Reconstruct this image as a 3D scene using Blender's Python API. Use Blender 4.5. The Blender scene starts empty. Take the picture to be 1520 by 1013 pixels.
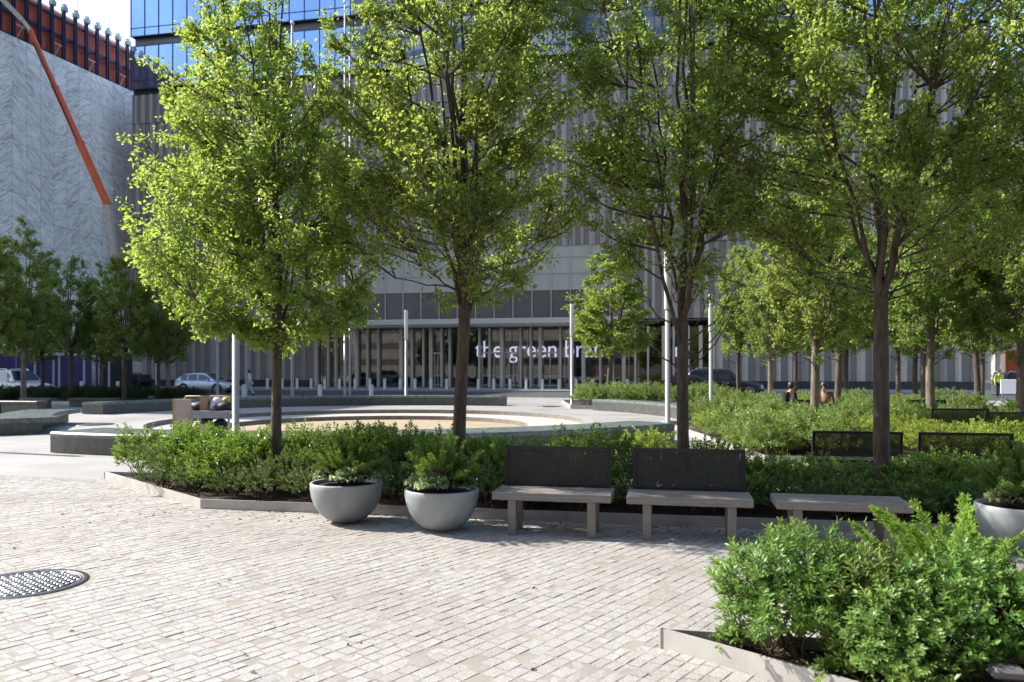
import bpy, bmesh, math, random
import numpy as np
from mathutils import Vector, Matrix
R = math.radians
scene = bpy.context.scene
COL = scene.collection
F, H0, CX, CY = 1182.0, 1.7, 760.0, 550.0      # focal length in photo pixels, eye height, vanishing point

def gp(px, py, z=0.0):
    d = F * (H0 - z) / (py - CY)
    return Vector(((px - CX) / F * d, d, z))
def at(px, d, z=0.0):
    return Vector(((px - CX) / F * d, d, z))
def zat(py, d):
    return H0 + (CY - py) * d / F

# ------------------------------------------------------------------ object helpers
def tag(o, label=None, cat=None, group=None, kind=None):
    if label: o['label'] = label
    if cat: o['category'] = cat
    if group: o['group'] = group
    if kind: o['kind'] = kind
    return o
def thing(name, loc=(0, 0, 0), rz=0.0, label=None, cat=None, group=None):
    o = bpy.data.objects.new(name, None)
    o.empty_display_size = .2
    COL.objects.link(o)
    o.location = loc; o.rotation_euler = (0, 0, rz)
    return tag(o, label, cat, group)
def obj(name, me, mat=None, parent=None, loc=(0, 0, 0), rz=0.0):
    if hasattr(me, 'mesh'): me = me.mesh(name)
    if mat is not None and not me.materials: me.materials.append(mat)
    o = bpy.data.objects.new(name, me)
    COL.objects.link(o)
    o.location = loc; o.rotation_euler = (0, 0, rz)
    if parent is not None: o.parent = parent
    return o
def dup(root, loc, rz=0.0, label=None, group=None, scale=None):
    r = root.copy(); COL.objects.link(r)
    r.location = loc; r.rotation_euler = (0, 0, rz)
    if scale: r.scale = (scale, scale, scale) if not hasattr(scale, '__len__') else scale
    if label: r['label'] = label
    if group: r['group'] = group
    for ch in list(root.children):
        c = ch.copy(); COL.objects.link(c); c.parent = r
        for g in list(ch.children):
            d = g.copy(); COL.objects.link(d); d.parent = c
    return r

class MB:
    """collects quads, boxes, tubes and lathes into one mesh"""
    def __init__(s): s.v = []; s.f = []; s.sm = []
    def add(s, vs, fs, smooth=False):
        b = len(s.v); s.v += [tuple(v) for v in vs]
        for f in fs: s.f.append(tuple(i + b for i in f)); s.sm.append(smooth)
        return s
    def box(s, c, size, rz=0.0, bev=0.0, M=None):
        x, y, z = [k / 2 for k in size]
        b = min(bev, x * .9, y * .9, z * .9)
        vs = []
        if b > 0:
            rings = [(-z, b), (-z + b, 0), (z - b, 0), (z, b)]
            for zz, ins in rings:
                X, Y = x - ins, y - ins
                vs += [(-X + b * .7, -Y, zz), (X - b * .7, -Y, zz), (X, -Y + b * .7, zz), (X, Y - b * .7, zz), (X - b * .7, Y, zz), (-X + b * .7, Y, zz), (-X, Y - b * .7, zz), (-X, -Y + b * .7, zz)]
            fs = [tuple(range(7, -1, -1)), tuple(range(24, 32))]
            for r in range(3):
                for i in range(8):
                    j = (i + 1) % 8
                    fs.append((r * 8 + i, r * 8 + j, r * 8 + 8 + j, r * 8 + 8 + i))
        else:
            vs = [(-x, -y, -z), (x, -y, -z), (x, y, -z), (-x, y, -z), (-x, -y, z), (x, -y, z), (x, y, z), (-x, y, z)]
            fs = [(3, 2, 1, 0), (4, 5, 6, 7), (0, 1, 5, 4), (1, 2, 6, 5), (2, 3, 7, 6), (3, 0, 4, 7)]
        T = M if M is not None else Matrix.Translation(c) @ Matrix.Rotation(rz, 4, 'Z')
        return s.add([T @ Vector(v) for v in vs], fs)
    def bar(s, a, b, w, h=None, up=(0, 0, 1)):
        a, b = Vector(a), Vector(b); h = h or w
        d = (b - a); L = d.length; d.normalize()
        u = Vector(up)
        if abs(d.dot(u)) > .98: u = Vector((0, 1, 0))
        x = d.cross(u).normalized(); y = x.cross(d)
        M = Matrix(((x.x, d.x, y.x, 0), (x.y, d.y, y.y, 0), (x.z, d.z, y.z, 0), (0, 0, 0, 1)))
        return s.box((0, 0, 0), (w, L, h), M=Matrix.Translation((a + b) / 2) @ M)
    def tube(s, pts, rad, n=8, cap=True, smooth=True):
        pts = [Vector(p) for p in pts]
        if not hasattr(rad, '__len__'): rad = [rad] * len(pts)
        vs = []; fs = []
        ref = None
        for i, p in enumerate(pts):
            d = (pts[min(i + 1, len(pts) - 1)] - pts[max(i - 1, 0)])
            if d.length < 1e-9: d = Vector((0, 0, 1))
            d.normalize()
            if ref is None: ref = Vector((1, 0, 0)) if abs(d.x) < .8 else Vector((0, 1, 0))
            x = (ref - d * ref.dot(d)).normalized(); y = d.cross(x); ref = x
            for k in range(n):
                a = 2 * math.pi * k / n
                vs.append(p + (x * math.cos(a) + y * math.sin(a)) * rad[i])
        for i in range(len(pts) - 1):
            for k in range(n):
                j = (k + 1) % n
                fs.append((i * n + k, i * n + j, (i + 1) * n + j, (i + 1) * n + k))
        s.add(vs, fs, smooth)
        if cap:
            m = (len(pts) - 1) * n
            s.add(vs[:n], [tuple(range(n - 1, -1, -1))]); s.add(vs[m:], [tuple(range(n))])
        return s
    def lathe(s, prof, n=32, c=(0, 0, 0), close=False):
        vs = []; fs = []
        for r, z in prof:
            for k in range(n):
                a = 2 * math.pi * k / n
                vs.append((c[0] + r * math.cos(a), c[1] + r * math.sin(a), c[2] + z))
        for i in range(len(prof) - 1):
            for k in range(n):
                j = (k + 1) % n
                fs.append((i * n + k, i * n + j, (i + 1) * n + j, (i + 1) * n + k))
        return s.add(vs, fs, True)
    def prism(s, poly, z0, z1):
        n = len(poly)
        vs = [(p[0], p[1], z0) for p in poly] + [(p[0], p[1], z1) for p in poly]
        fs = [tuple(range(n - 1, -1, -1)), tuple(range(n, 2 * n))] + [(i, (i + 1) % n, n + (i + 1) % n, n + i) for i in range(n)]
        return s.add(vs, fs)
    def mesh(s, name):
        me = bpy.data.meshes.new(name)
        me.from_pydata(s.v, [], s.f)
        me.polygons.foreach_set('use_smooth', s.sm)
        me.update()
        return me

def fastmesh(name, co, faces, k, attrs=None, smooth=False):
    """numpy mesh of k-gons"""
    me = bpy.data.meshes.new(name)
    co = np.asarray(co, dtype=np.float32).reshape(-1, 3); faces = np.asarray(faces, dtype=np.int32).reshape(-1, k)
    me.vertices.add(len(co)); me.vertices.foreach_set('co', co.ravel())
    me.loops.add(faces.size); me.loops.foreach_set('vertex_index', faces.ravel())
    me.polygons.add(len(faces)); me.polygons.foreach_set('loop_start', np.arange(0, faces.size, k, dtype=np.int32))
    me.polygons.foreach_set('use_smooth', np.full(len(faces), bool(smooth)))
    for a, val in (attrs or {}).items():
        at_ = me.attributes.new(a, 'FLOAT', 'POINT'); at_.data.foreach_set('value', np.asarray(val, dtype=np.float32))
    me.update(calc_edges=True)
    me.validate()
    return me

# ------------------------------------------------------------------ materials
MATS = {}
def newmat(name):
    m = bpy.data.materials.new(name); m.use_nodes = True
    nt = m.node_tree; b = nt.nodes['Principled BSDF']
    MATS[name] = m
    return m, nt, b
def N(nt, typ, **kw):
    n = nt.nodes.new(typ)
    for k, v in kw.items():
        if k in n.inputs: n.inputs[k].default_value = v
        else: setattr(n, k, v)
    return n
def ramp(nt, stops):
    r = nt.nodes.new('ShaderNodeValToRGB')
    els = r.color_ramp.elements
    while len(els) < len(stops): els.new(.5)
    for e, (p, c) in zip(els, stops): e.position = p; e.color = (*c, 1)
    return r
def mat(name, c1, c2=None, scale=6.0, rough=.6, metal=0.0, bump=0.0, bscale=None, spec=.5, detail=6, rough2=None, coat=0.0, stretch=None, coords='Object'):
    m, nt, b = newmat(name)
    b.inputs['Roughness'].default_value = rough; b.inputs['Metallic'].default_value = metal
    b.inputs['Specular IOR Level'].default_value = spec
    if coat: b.inputs['Coat Weight'].default_value = coat; b.inputs['Coat Roughness'].default_value = .05
    tc = N(nt, 'ShaderNodeTexCoord'); vec = tc.outputs[coords]
    if stretch:
        mp = N(nt, 'ShaderNodeMapping'); mp.inputs['Scale'].default_value = stretch
        nt.links.new(vec, mp.inputs[0]); vec = mp.outputs[0]
    c2 = c2 or tuple(k * .8 for k in c1)
    no = N(nt, 'ShaderNodeTexNoise', Scale=scale, Detail=detail, Roughness=.6)
    nt.links.new(vec, no.inputs['Vector'])
    rp = ramp(nt, [(.3, c2), (.7, c1)]); nt.links.new(no.outputs[0], rp.inputs[0])
    nt.links.new(rp.outputs[0], b.inputs['Base Color'])
    if rough2 is not None:
        mr = N(nt, 'ShaderNodeMapRange'); mr.inputs['To Min'].default_value = rough; mr.inputs['To Max'].default_value = rough2
        nt.links.new(no.outputs[0], mr.inputs[0]); nt.links.new(mr.outputs[0], b.inputs['Roughness'])
    if bump:
        n2 = N(nt, 'ShaderNodeTexNoise', Scale=bscale or scale * 4, Detail=5); nt.links.new(vec, n2.inputs['Vector'])
        bp = N(nt, 'ShaderNodeBump', Strength=bump, Distance=.02); nt.links.new(n2.outputs[0], bp.inputs['Height'])
        nt.links.new(bp.outputs[0], b.inputs['Normal'])
    return m

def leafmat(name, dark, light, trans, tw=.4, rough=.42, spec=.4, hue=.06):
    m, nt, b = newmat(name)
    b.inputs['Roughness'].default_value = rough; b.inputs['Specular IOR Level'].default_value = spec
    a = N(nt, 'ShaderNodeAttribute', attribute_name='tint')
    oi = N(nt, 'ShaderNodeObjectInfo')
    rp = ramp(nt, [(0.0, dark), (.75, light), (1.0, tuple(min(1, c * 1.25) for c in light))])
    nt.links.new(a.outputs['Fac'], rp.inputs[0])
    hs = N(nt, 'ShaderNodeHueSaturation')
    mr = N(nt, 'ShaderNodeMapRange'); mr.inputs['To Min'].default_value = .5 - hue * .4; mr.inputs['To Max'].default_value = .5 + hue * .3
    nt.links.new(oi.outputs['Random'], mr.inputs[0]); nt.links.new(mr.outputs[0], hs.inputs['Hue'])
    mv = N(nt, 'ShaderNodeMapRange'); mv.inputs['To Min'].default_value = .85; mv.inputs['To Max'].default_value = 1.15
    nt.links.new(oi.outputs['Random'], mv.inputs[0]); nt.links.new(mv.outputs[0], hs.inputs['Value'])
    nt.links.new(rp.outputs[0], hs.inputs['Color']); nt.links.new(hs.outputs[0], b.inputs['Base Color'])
    tr = N(nt, 'ShaderNodeBsdfTranslucent'); 
    mx2 = N(nt, 'ShaderNodeMix', data_type='RGBA'); mx2.blend_type = 'MULTIPLY'; mx2.inputs[0].default_value = 1
    rp2 = ramp(nt, [(0.0, tuple(c * .6 for c in trans)), (1.0, trans)]); nt.links.new(a.outputs['Fac'], rp2.inputs[0])
    nt.links.new(rp2.outputs[0], tr.inputs[0])
    mx = N(nt, 'ShaderNodeMixShader'); mx.inputs[0].default_value = tw
    out = nt.nodes['Material Output']
    nt.links.new(b.outputs[0], mx.inputs[1]); nt.links.new(tr.outputs[0], mx.inputs[2]); nt.links.new(mx.outputs[0], out.inputs[0])
    return m
def glassmat(name, tint=(.6, .65, .65), rough=.02, trans=.75):
    m, nt, b = newmat(name); nt.nodes.remove(b)
    t = N(nt, 'ShaderNodeBsdfTransparent'); t.inputs[0].default_value = (*tint, 1)
    g = N(nt, 'ShaderNodeBsdfGlossy', Roughness=rough)
    fr = N(nt, 'ShaderNodeFresnel', IOR=1.5)
    mr = N(nt, 'ShaderNodeMapRange'); mr.inputs['To Min'].default_value = 1 - trans; mr.inputs['To Max'].default_value = 1
    nt.links.new(fr.outputs[0], mr.inputs[0])
    mx = N(nt, 'ShaderNodeMixShader'); nt.links.new(mr.outputs[0], mx.inputs[0])
    nt.links.new(t.outputs[0], mx.inputs[1]); nt.links.new(g.outputs[0], mx.inputs[2])
    nt.links.new(mx.outputs[0], nt.nodes['Material Output'].inputs[0])
    return m
def emit(name, c, s):
    m, nt, b = newmat(name)
    b.inputs['Base Color'].default_value = (*c, 1); b.inputs['Emission Color'].default_value = (*c, 1); b.inputs['Emission Strength'].default_value = s
    return m

M = MATS
mat('steel', (.42, .41, .40), (.32, .31, .30), 3, .38, .75, rough2=.5)
mat('edging', (.46, .445, .42), (.33, .318, .30), 2.5, .45, .35, rough2=.6)
mat('pole_paint', (.31, .305, .29), (.26, .255, .245), 2, .4, .1)
mat('lamp_white', (.5, .5, .48), (.44, .44, .42), 2, .35)
mat('bollard_metal', (.62, .58, .52), (.5, .47, .42), 4, .45, .2)
mat('soil', (.055, .035, .022), (.022, .014, .009), 22, .95, bump=1, bscale=40)
mat('asphalt', (.062, .063, .066), (.042, .043, .046), 30, .85, bump=.3, bscale=120)
mat('sidewalk', (.30, .29, .275), (.25, .24, .23), 2, .8)
mat('bark', (.115, .085, .065), (.024, .018, .014), 14, .9, bump=.9, bscale=24, stretch=(1, 1, .25))
mat('bark_pale', (.21, .17, .13), (.08, .06, .045), 7, .9, bump=.8, bscale=20, stretch=(1, 1, .3))
mat('twig', (.16, .09, .055), (.09, .05, .035), 9, .85)
mat('bowl_concrete', (.295, .315, .32), (.165, .18, .185), 4.0, .42, bump=.08, bscale=60, rough2=.6, stretch=(1, 1, .35))
mat('bench_seat', (.25, .225, .208), (.145, .13, .12), 5, .55, bump=.25, bscale=30, stretch=(1, 14, 14))
mat('bench_leg', (.21, .20, .185), (.16, .15, .14), 5, .45, .4)
mat('bench_dark', (.022, .023, .027), (.015, .016, .018), 6, .42, .3)
mat('granite_green', (.17, .195, .185), (.07, .085, .08), 5.5, .22, detail=10, rough2=.34)
mat('granite_dark', (.085, .085, .075), (.04, .042, .038), 6, .4, detail=10)
mat('tread', (.44, .40, .355), (.36, .325, .29), 3, .7, detail=9)
mat('riser', (.20, .175, .15), (.12, .105, .09), 4, .7)
mat('basin', (.34, .27, .175), (.25, .195, .12), 1.6, .85, detail=10)
mat('dark_disc', (.05, .047, .042), (.03, .03, .028), 5, .7)
mat('cast_iron', (.10, .10, .11), (.06, .06, .066), 25, .42, .6)
mat('iron_shine', (.40, .40, .41), (.24, .24, .25), 40, .3, .5)
mat('red_panel', (.46, .09, .05), (.32, .062, .036), .5, .7)
mat('navy_steel', (.030, .042, .085), (.02, .026, .05), 2, .5, .3)
mat('pink_parapet', (.62, .45, .38), (.55, .4, .33), 1, .8)
mat('cap_grey', (.36, .38, .41), (.28, .30, .32), 2, .5, .2)
mat('orange_paint', (.72, .12, .035), (.6, .1, .03), 1.5, .4, coat=.2)
mat('boom_cream', (.5, .46, .38), (.4, .36, .3), 2, .5)
mat('purple_board', (.048, .03, .14), (.034, .022, .10), .6, .6)
mat('black_board', (.012, .011, .016), (.008, .008, .01), 1, .6)
mat('tyre', (.018, .018, .018), (.012, .012, .012), 10, .8)
mat('rim', (.55, .56, .58), (.45, .46, .48), 5, .25, .9)
mat('car_white', (.80, .80, .79), (.78, .78, .77), 1, .25, coat=.6)
mat('car_silver', (.62, .68, .74), (.58, .64, .7), 1, .28, .35, coat=.6)
mat('car_black', (.013, .014, .022), (.011, .012, .018), 1, .2, .1, coat=.8)
mat('car_green', (.022, .038, .033), (.018, .03, .027), 1, .22, .2, coat=.8)
mat('car_red', (.35, .02, .015), (.3, .018, .012), 1, .25, coat=.6)
mat('car_glass', (.02, .028, .035), (.015, .02, .026), 1, .04, spec=.9)
mat('head_lamp', (.8, .82, .84), (.7, .72, .74), 8, .12)
mat('tail_lamp', (.35, .03, .02), (.25, .02, .015), 8, .2)
mat('chrome', (.7, .7, .71), (.6, .6, .61), 5, .15, 1)
mat('trim_black', (.02, .02, .02), (.015, .015, .015), 5, .5)
mat('skin', (.50, .30, .21), (.45, .26, .18), 8, .55)
mat('hair', (.02, .014, .01), (.012, .009, .007), 20, .5)
mat('cloth_grey', (.45, .43, .45), (.38, .36, .38), 12, .9)
mat('cloth_pale', (.55, .50, .44), (.48, .43, .37), 12, .9)
mat('cloth_black', (.018, .016, .022), (.012, .011, .015), 12, .9)
mat('cloth_brown', (.12, .075, .04), (.08, .05, .03), 12, .9)
mat('cloth_hivis', (.45, .75, .05), (.4, .65, .04), 12, .8)
mat('shoe', (.015, .015, .017), (.01, .01, .012), 12, .6)
mat('cardboard', (.46, .37, .33), (.38, .31, .275), 3, .85)
mat('paper_bag', (.34, .22, .14), (.26, .165, .10), 7, .85)
mat('bag_black', (.014, .012, .018), (.009, .008, .012), 15, .55, bump=.6, bscale=14)
mat('bag_white', (.6, .58, .6), (.45, .43, .46), 12, .5, bump=.6, bscale=14)
mat('yellow_paint', (.42, .31, .10), (.33, .24, .07), 6, .5)
mat('table_grey', (.30, .31, .32), (.22, .23, .24), 4, .5)
mat('white_sign', (.82, .82, .82), (.78, .78, .78), 2, .6)
mat('far_brick', (.16, .12, .10), (.10, .08, .07), .4, .85)
mat('far_stone', (.30, .27, .24), (.22, .2, .18), .3, .85)
mat('panel_light', (.385, .352, .31), (.32, .295, .265), .35, .36, .3, rough2=.44)
mat('panel_mid', (.305, .28, .25), (.255, .236, .215), .35, .36, .3, rough2=.44)
mat('panel_warm_lit', (.50, .45, .385), (.43, .39, .335), .35, .34, .3, rough2=.44)  # panel copy with warm reflected light put into its colour
mat('panel_dark', (.235, .218, .205), (.20, .187, .177), .35, .36, .3, rough2=.44)
mat('panel_base', (.21, .20, .20), (.17, .165, .165), .35, .4, .5)
mat('mullion', (.55, .50, .42), (.47, .43, .36), 1.2, .45, .2)
mat('mullion_dark', (.06, .065, .075), (.045, .05, .06), 1, .4, .5)
mat('canopy', (.55, .52, .465), (.5, .47, .42), .6, .5, .1)
mat('spandrel', (.14, .135, .13), (.10, .097, .095), .3, .3, .3)
mat('lobby_wall', (.42, .40, .37), (.09, .085, .08), .5, .7)
mat('lobby_floor', (.25, .24, .22), (.2, .19, .18), 1, .4)
mat('lattice', (.50, .48, .44), (.42, .4, .37), 2, .45, .2)
mat('translucent_glass', (.46, .47, .40), (.36, .38, .34), .25, .18, stretch=(1.2, 1, .08), spec=.6)
mat('kale_stub', (.35, .36, .25), None, 10, .8)
glassmat('lobby_glass', (.62, .64, .63), .02, .90)
emit('led_text', (.72, .70, 1.0), 1.1)

def tower_glass():
    m, nt, b = newmat('tower_glass')
    b.inputs['Metallic'].default_value = .85; b.inputs['Roughness'].default_value = .03
    tc = N(nt, 'ShaderNodeTexCoord')
    no = N(nt, 'ShaderNodeTexNoise', Scale=.12, Detail=2); nt.links.new(tc.outputs['Object'], no.inputs['Vector'])
    rp = ramp(nt, [(.35, (.33, .45, .68)), (.65, (.42, .56, .80))]); nt.links.new(no.outputs[0], rp.inputs[0])
    nt.links.new(rp.outputs[0], b.inputs['Base Color'])
    bp = N(nt, 'ShaderNodeBump', Strength=.04, Distance=.5); nt.links.new(no.outputs[0], bp.inputs['Height']); nt.links.new(bp.outputs[0], b.inputs['Normal'])
tower_glass()

def marble():
    m, nt, b = newmat('marble')
    b.inputs['Roughness'].default_value = .45
    tc = N(nt, 'ShaderNodeTexCoord')
    sx = N(nt, 'ShaderNodeSeparateXYZ'); nt.links.new(tc.outputs['Object'], sx.inputs[0])
    def math_(op, a, v=None, b2=None):
        n = N(nt, 'ShaderNodeMath', operation=op); nt.links.new(a, n.inputs[0])
        if v is not None: n.inputs[1].default_value = v
        if b2 is not None: nt.links.new(b2, n.inputs[1])
        return n.outputs[0]
    PW, PH = 1.5, 2.2
    ix = math_('FLOOR', math_('DIVIDE', sx.outputs['X'], PW)); iz = math_('FLOOR', math_('DIVIDE', sx.outputs['Z'], PH))
    cb = N(nt, 'ShaderNodeCombineXYZ'); nt.links.new(ix, cb.inputs[0]); nt.links.new(iz, cb.inputs[1])
    wn = N(nt, 'ShaderNodeTexWhiteNoise'); nt.links.new(cb.outputs[0], wn.inputs['Vector'])
    # veins run diagonally, leaning one way over three columns, the other way over the next
    pp = math_('PINGPONG', sx.outputs['X'], PW * 3)
    c2 = N(nt, 'ShaderNodeCombineXYZ'); nt.links.new(pp, c2.inputs[0]); nt.links.new(sx.outputs['Z'], c2.inputs[1])
    ofs = math_('MULTIPLY', wn.outputs[0], 3.0); nt.links.new(ofs, c2.inputs[2])
    mp = N(nt, 'ShaderNodeMapping'); mp.inputs['Rotation'].default_value = (0, 0, R(38)); nt.links.new(c2.outputs[0], mp.inputs[0])
    m2 = N(nt, 'ShaderNodeMapping'); m2.inputs['Scale'].default_value = (.55, 3.2, 1); nt.links.new(mp.outputs[0], m2.inputs[0])
    no = N(nt, 'ShaderNodeTexNoise', Scale=1.5, Detail=7, Roughness=.62, Distortion=.9); nt.links.new(m2.outputs[0], no.inputs['Vector'])
    rp = ramp(nt, [(.33, (.40, .395, .39)), (.46, (.70, .695, .68)), (.58, (.88, .875, .86))]); nt.links.new(no.outputs[0], rp.inputs[0])
    br = N(nt, 'ShaderNodeTexBrick', Scale=1.0); br.offset = 0; br.inputs['Brick Width'].default_value = PW; br.inputs['Row Height'].default_value = PH
    br.inputs['Mortar Size'].default_value = .022; br.inputs['Color1'].default_value = (1, 1, 1, 1); br.inputs['Color2'].default_value = (.86, .86, .87, 1); br.inputs['Mortar'].default_value = (.5, .5, .5, 1)
    c3 = N(nt, 'ShaderNodeCombineXYZ'); nt.links.new(sx.outputs['X'], c3.inputs[0]); nt.links.new(sx.outputs['Z'], c3.inputs[1]); nt.links.new(c3.outputs[0], br.inputs['Vector'])
    mx = N(nt, 'ShaderNodeMix', data_type='RGBA'); mx.blend_type = 'MULTIPLY'; mx.inputs[0].default_value = 1
    nt.links.new(rp.outputs[0], mx.inputs[6]); nt.links.new(br.outputs[0], mx.inputs[7]); nt.links.new(mx.outputs[2], b.inputs['Base Color'])
marble()

def sett():
    m, nt, b = newmat('sett_granite')
    b.inputs['Roughness'].default_value = .72; b.inputs['Specular IOR Level'].default_value = .35
    tc = N(nt, 'ShaderNodeTexCoord'); a = N(nt, 'ShaderNodeAttribute', attribute_name='tint')
    rp = ramp(nt, [(0, (.265, .255, .243)), (.35, (.32, .308, .294)), (.75, (.352, .342, .328)), (1, (.34, .32, .296))]); nt.links.new(a.outputs['Fac'], rp.inputs[0])
    sp = N(nt, 'ShaderNodeTexNoise', Scale=85, Detail=3, Roughness=.7); nt.links.new(tc.outputs['Object'], sp.inputs['Vector'])
    r2 = ramp(nt, [(.33, (.55, .55, .56)), (.5, (1, 1, 1)), (.7, (1.18, 1.17, 1.16))]); nt.links.new(sp.outputs[0], r2.inputs[0])
    big = N(nt, 'ShaderNodeTexNoise', Scale=.55, Detail=5, Roughness=.62); nt.links.new(tc.outputs['Object'], big.inputs['Vector'])
    r3 = ramp(nt, [(.28, (.70, .66, .61)), (.42, (.9, .87, .84)), (.55, (1, .995, .985))]); nt.links.new(big.outputs[0], r3.inputs[0])
    vo = N(nt, 'ShaderNodeTexVoronoi', Scale=1.7); nt.links.new(tc.outputs['Object'], vo.inputs['Vector'])
    r4 = ramp(nt, [(.018, (.45, .44, .43)), (.034, (1, 1, 1))]); nt.links.new(vo.outputs['Distance'], r4.inputs[0])   # trodden spots
    for k, src in enumerate((r2, r3, r4)):
        mx = N(nt, 'ShaderNodeMix', data_type='RGBA'); mx.blend_type = 'MULTIPLY'; mx.inputs[0].default_value = 1
        nt.links.new(rp.outputs[0] if k == 0 else prev.outputs[2], mx.inputs[6]); nt.links.new(src.outputs[0], mx.inputs[7]); prev = mx
    nt.links.new(prev.outputs[2], b.inputs['Base Color'])
    n2 = N(nt, 'ShaderNodeTexNoise', Scale=26, Detail=6, Roughness=.65); nt.links.new(tc.outputs['Object'], n2.inputs['Vector'])
    bp = N(nt, 'ShaderNodeBump', Strength=.55, Distance=.012); nt.links.new(n2.outputs[0], bp.inputs['Height']); nt.links.new(bp.outputs[0], b.inputs['Normal'])
sett()
mat('sett_joint', (.28, .25, .215), (.19, .168, .145), 3.0, .95, detail=10)

def paving():
    m, nt, b = newmat('plaza_slabs')
    b.inputs['Roughness'].default_value = .62
    tc = N(nt, 'ShaderNodeTexCoord'); mp = N(nt, 'ShaderNodeMapping'); mp.inputs['Rotation'].default_value = (0, 0, R(11.5)); nt.links.new(tc.outputs['Object'], mp.inputs[0])
    br = N(nt, 'ShaderNodeTexBrick', Scale=1.0); br.inputs['Brick Width'].default_value = 1.2; br.inputs['Row Height'].default_value = .6
    br.inputs['Mortar Size'].default_value = .008; br.inputs['Color1'].default_value = (.31, .30, .285, 1); br.inputs['Color2'].default_value = (.27, .262, .25, 1); br.inputs['Mortar'].default_value = (.22, .21, .2, 1)
    nt.links.new(mp.outputs[0], br.inputs['Vector'])
    no = N(nt, 'ShaderNodeTexNoise', Scale=.35, Detail=9, Roughness=.6); nt.links.new(tc.outputs['Object'], no.inputs['Vector'])
    rp = ramp(nt, [(.32, (.74, .72, .70)), (.5, (.95, .94, .93)), (.6, (1, 1, 1))]); nt.links.new(no.outputs[0], rp.inputs[0])
    mx = N(nt, 'ShaderNodeMix', data_type='RGBA'); mx.blend_type = 'MULTIPLY'; mx.inputs[0].default_value = 1
    nt.links.new(br.outputs[0], mx.inputs[6]); nt.links.new(rp.outputs[0], mx.inputs[7]); nt.links.new(mx.outputs[2], b.inputs['Base Color'])
paving()

def meshpanel():
    m, nt, b = newmat('perforated_mesh')
    b.inputs['Base Color'].default_value = (.02, .021, .024, 1); b.inputs['Roughness'].default_value = .5; b.inputs['Metallic'].default_value = .2
    tc = N(nt, 'ShaderNodeTexCoord')
    sx = N(nt, 'ShaderNodeSeparateXYZ'); nt.links.new(tc.outputs['Object'], sx.inputs[0]); cb = N(nt, 'ShaderNodeCombineXYZ')
    nt.links.new(sx.outputs['X'], cb.inputs[0]); nt.links.new(sx.outputs['Z'], cb.inputs[1])
    vo = N(nt, 'ShaderNodeTexVoronoi', Scale=140.0, Randomness=0.0, voronoi_dimensions='2D'); nt.links.new(cb.outputs[0], vo.inputs['Vector'])
    lt = N(nt, 'ShaderNodeMath', operation='LESS_THAN'); lt.inputs[1].default_value = .25; nt.links.new(vo.outputs['Distance'], lt.inputs[0])
    tr = N(nt, 'ShaderNodeBsdfTransparent'); mx = N(nt, 'ShaderNodeMixShader')
    nt.links.new(lt.outputs[0], mx.inputs[0]); nt.links.new(b.outputs[0], mx.inputs[1]); nt.links.new(tr.outputs[0], mx.inputs[2])
    nt.links.new(mx.outputs[0], nt.nodes['Material Output'].inputs[0])
meshpanel()

leafmat('leaf_pear', (.066, .12, .027), (.14, .205, .045), (.50, .64, .10), .5, .42, .4)
leafmat('leaf_pear_shaded', (.04, .078, .024), (.09, .135, .04), (.27, .37, .065), .45, .45, .35)  # pear leaf darkened, shade put into its colour
leafmat('leaf_pear_far', (.07, .118, .032), (.145, .205, .055), (.46, .58, .11), .5, .45, .35)
leafmat('leaf_laurel', (.045, .10, .018), (.13, .22, .04), (.30, .46, .05), .34, .30, .45)
leafmat('leaf_laurel_shaded', (.024, .055, .014), (.065, .115, .028), (.14, .23, .03), .3, .34, .4)  # laurel leaf copy, the tree crowns' shade put into its colour
leafmat('leaf_azalea', (.055, .095, .035), (.13, .18, .065), (.20, .29, .06), .28, .42, .3)
leafmat('leaf_rhodo', (.06, .118, .026), (.165, .26, .062), (.28, .42, .06), .30, .38, .28)
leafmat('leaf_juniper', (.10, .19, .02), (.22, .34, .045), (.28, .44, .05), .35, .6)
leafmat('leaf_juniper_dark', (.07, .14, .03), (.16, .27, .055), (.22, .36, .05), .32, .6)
leafmat('leaf_spirea', (.13, .16, .012), (.30, .31, .02), (.45, .45, .03), .38, .5)
leafmat('leaf_bluegreen', (.10, .16, .045), (.225, .30, .09), (.32, .43, .08), .35, .45)
leafmat('leaf_lime', (.10, .16, .022), (.25, .31, .055), (.42, .52, .06), .4, .45)
leafmat('leaf_shade', (.018, .042, .012), (.045, .08, .02), (.06, .11, .02), .3, .45)  # leaf of the left bed, with the shade there put into its colour
leafmat('kale_leaf', (.13, .20, .085), (.31, .38, .20), (.20, .25, .10), .2, .55)
leafmat('kale_heart', (.26, .10, .17), (.42, .22, .30), (.25, .10, .15), .2, .55)
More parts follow.
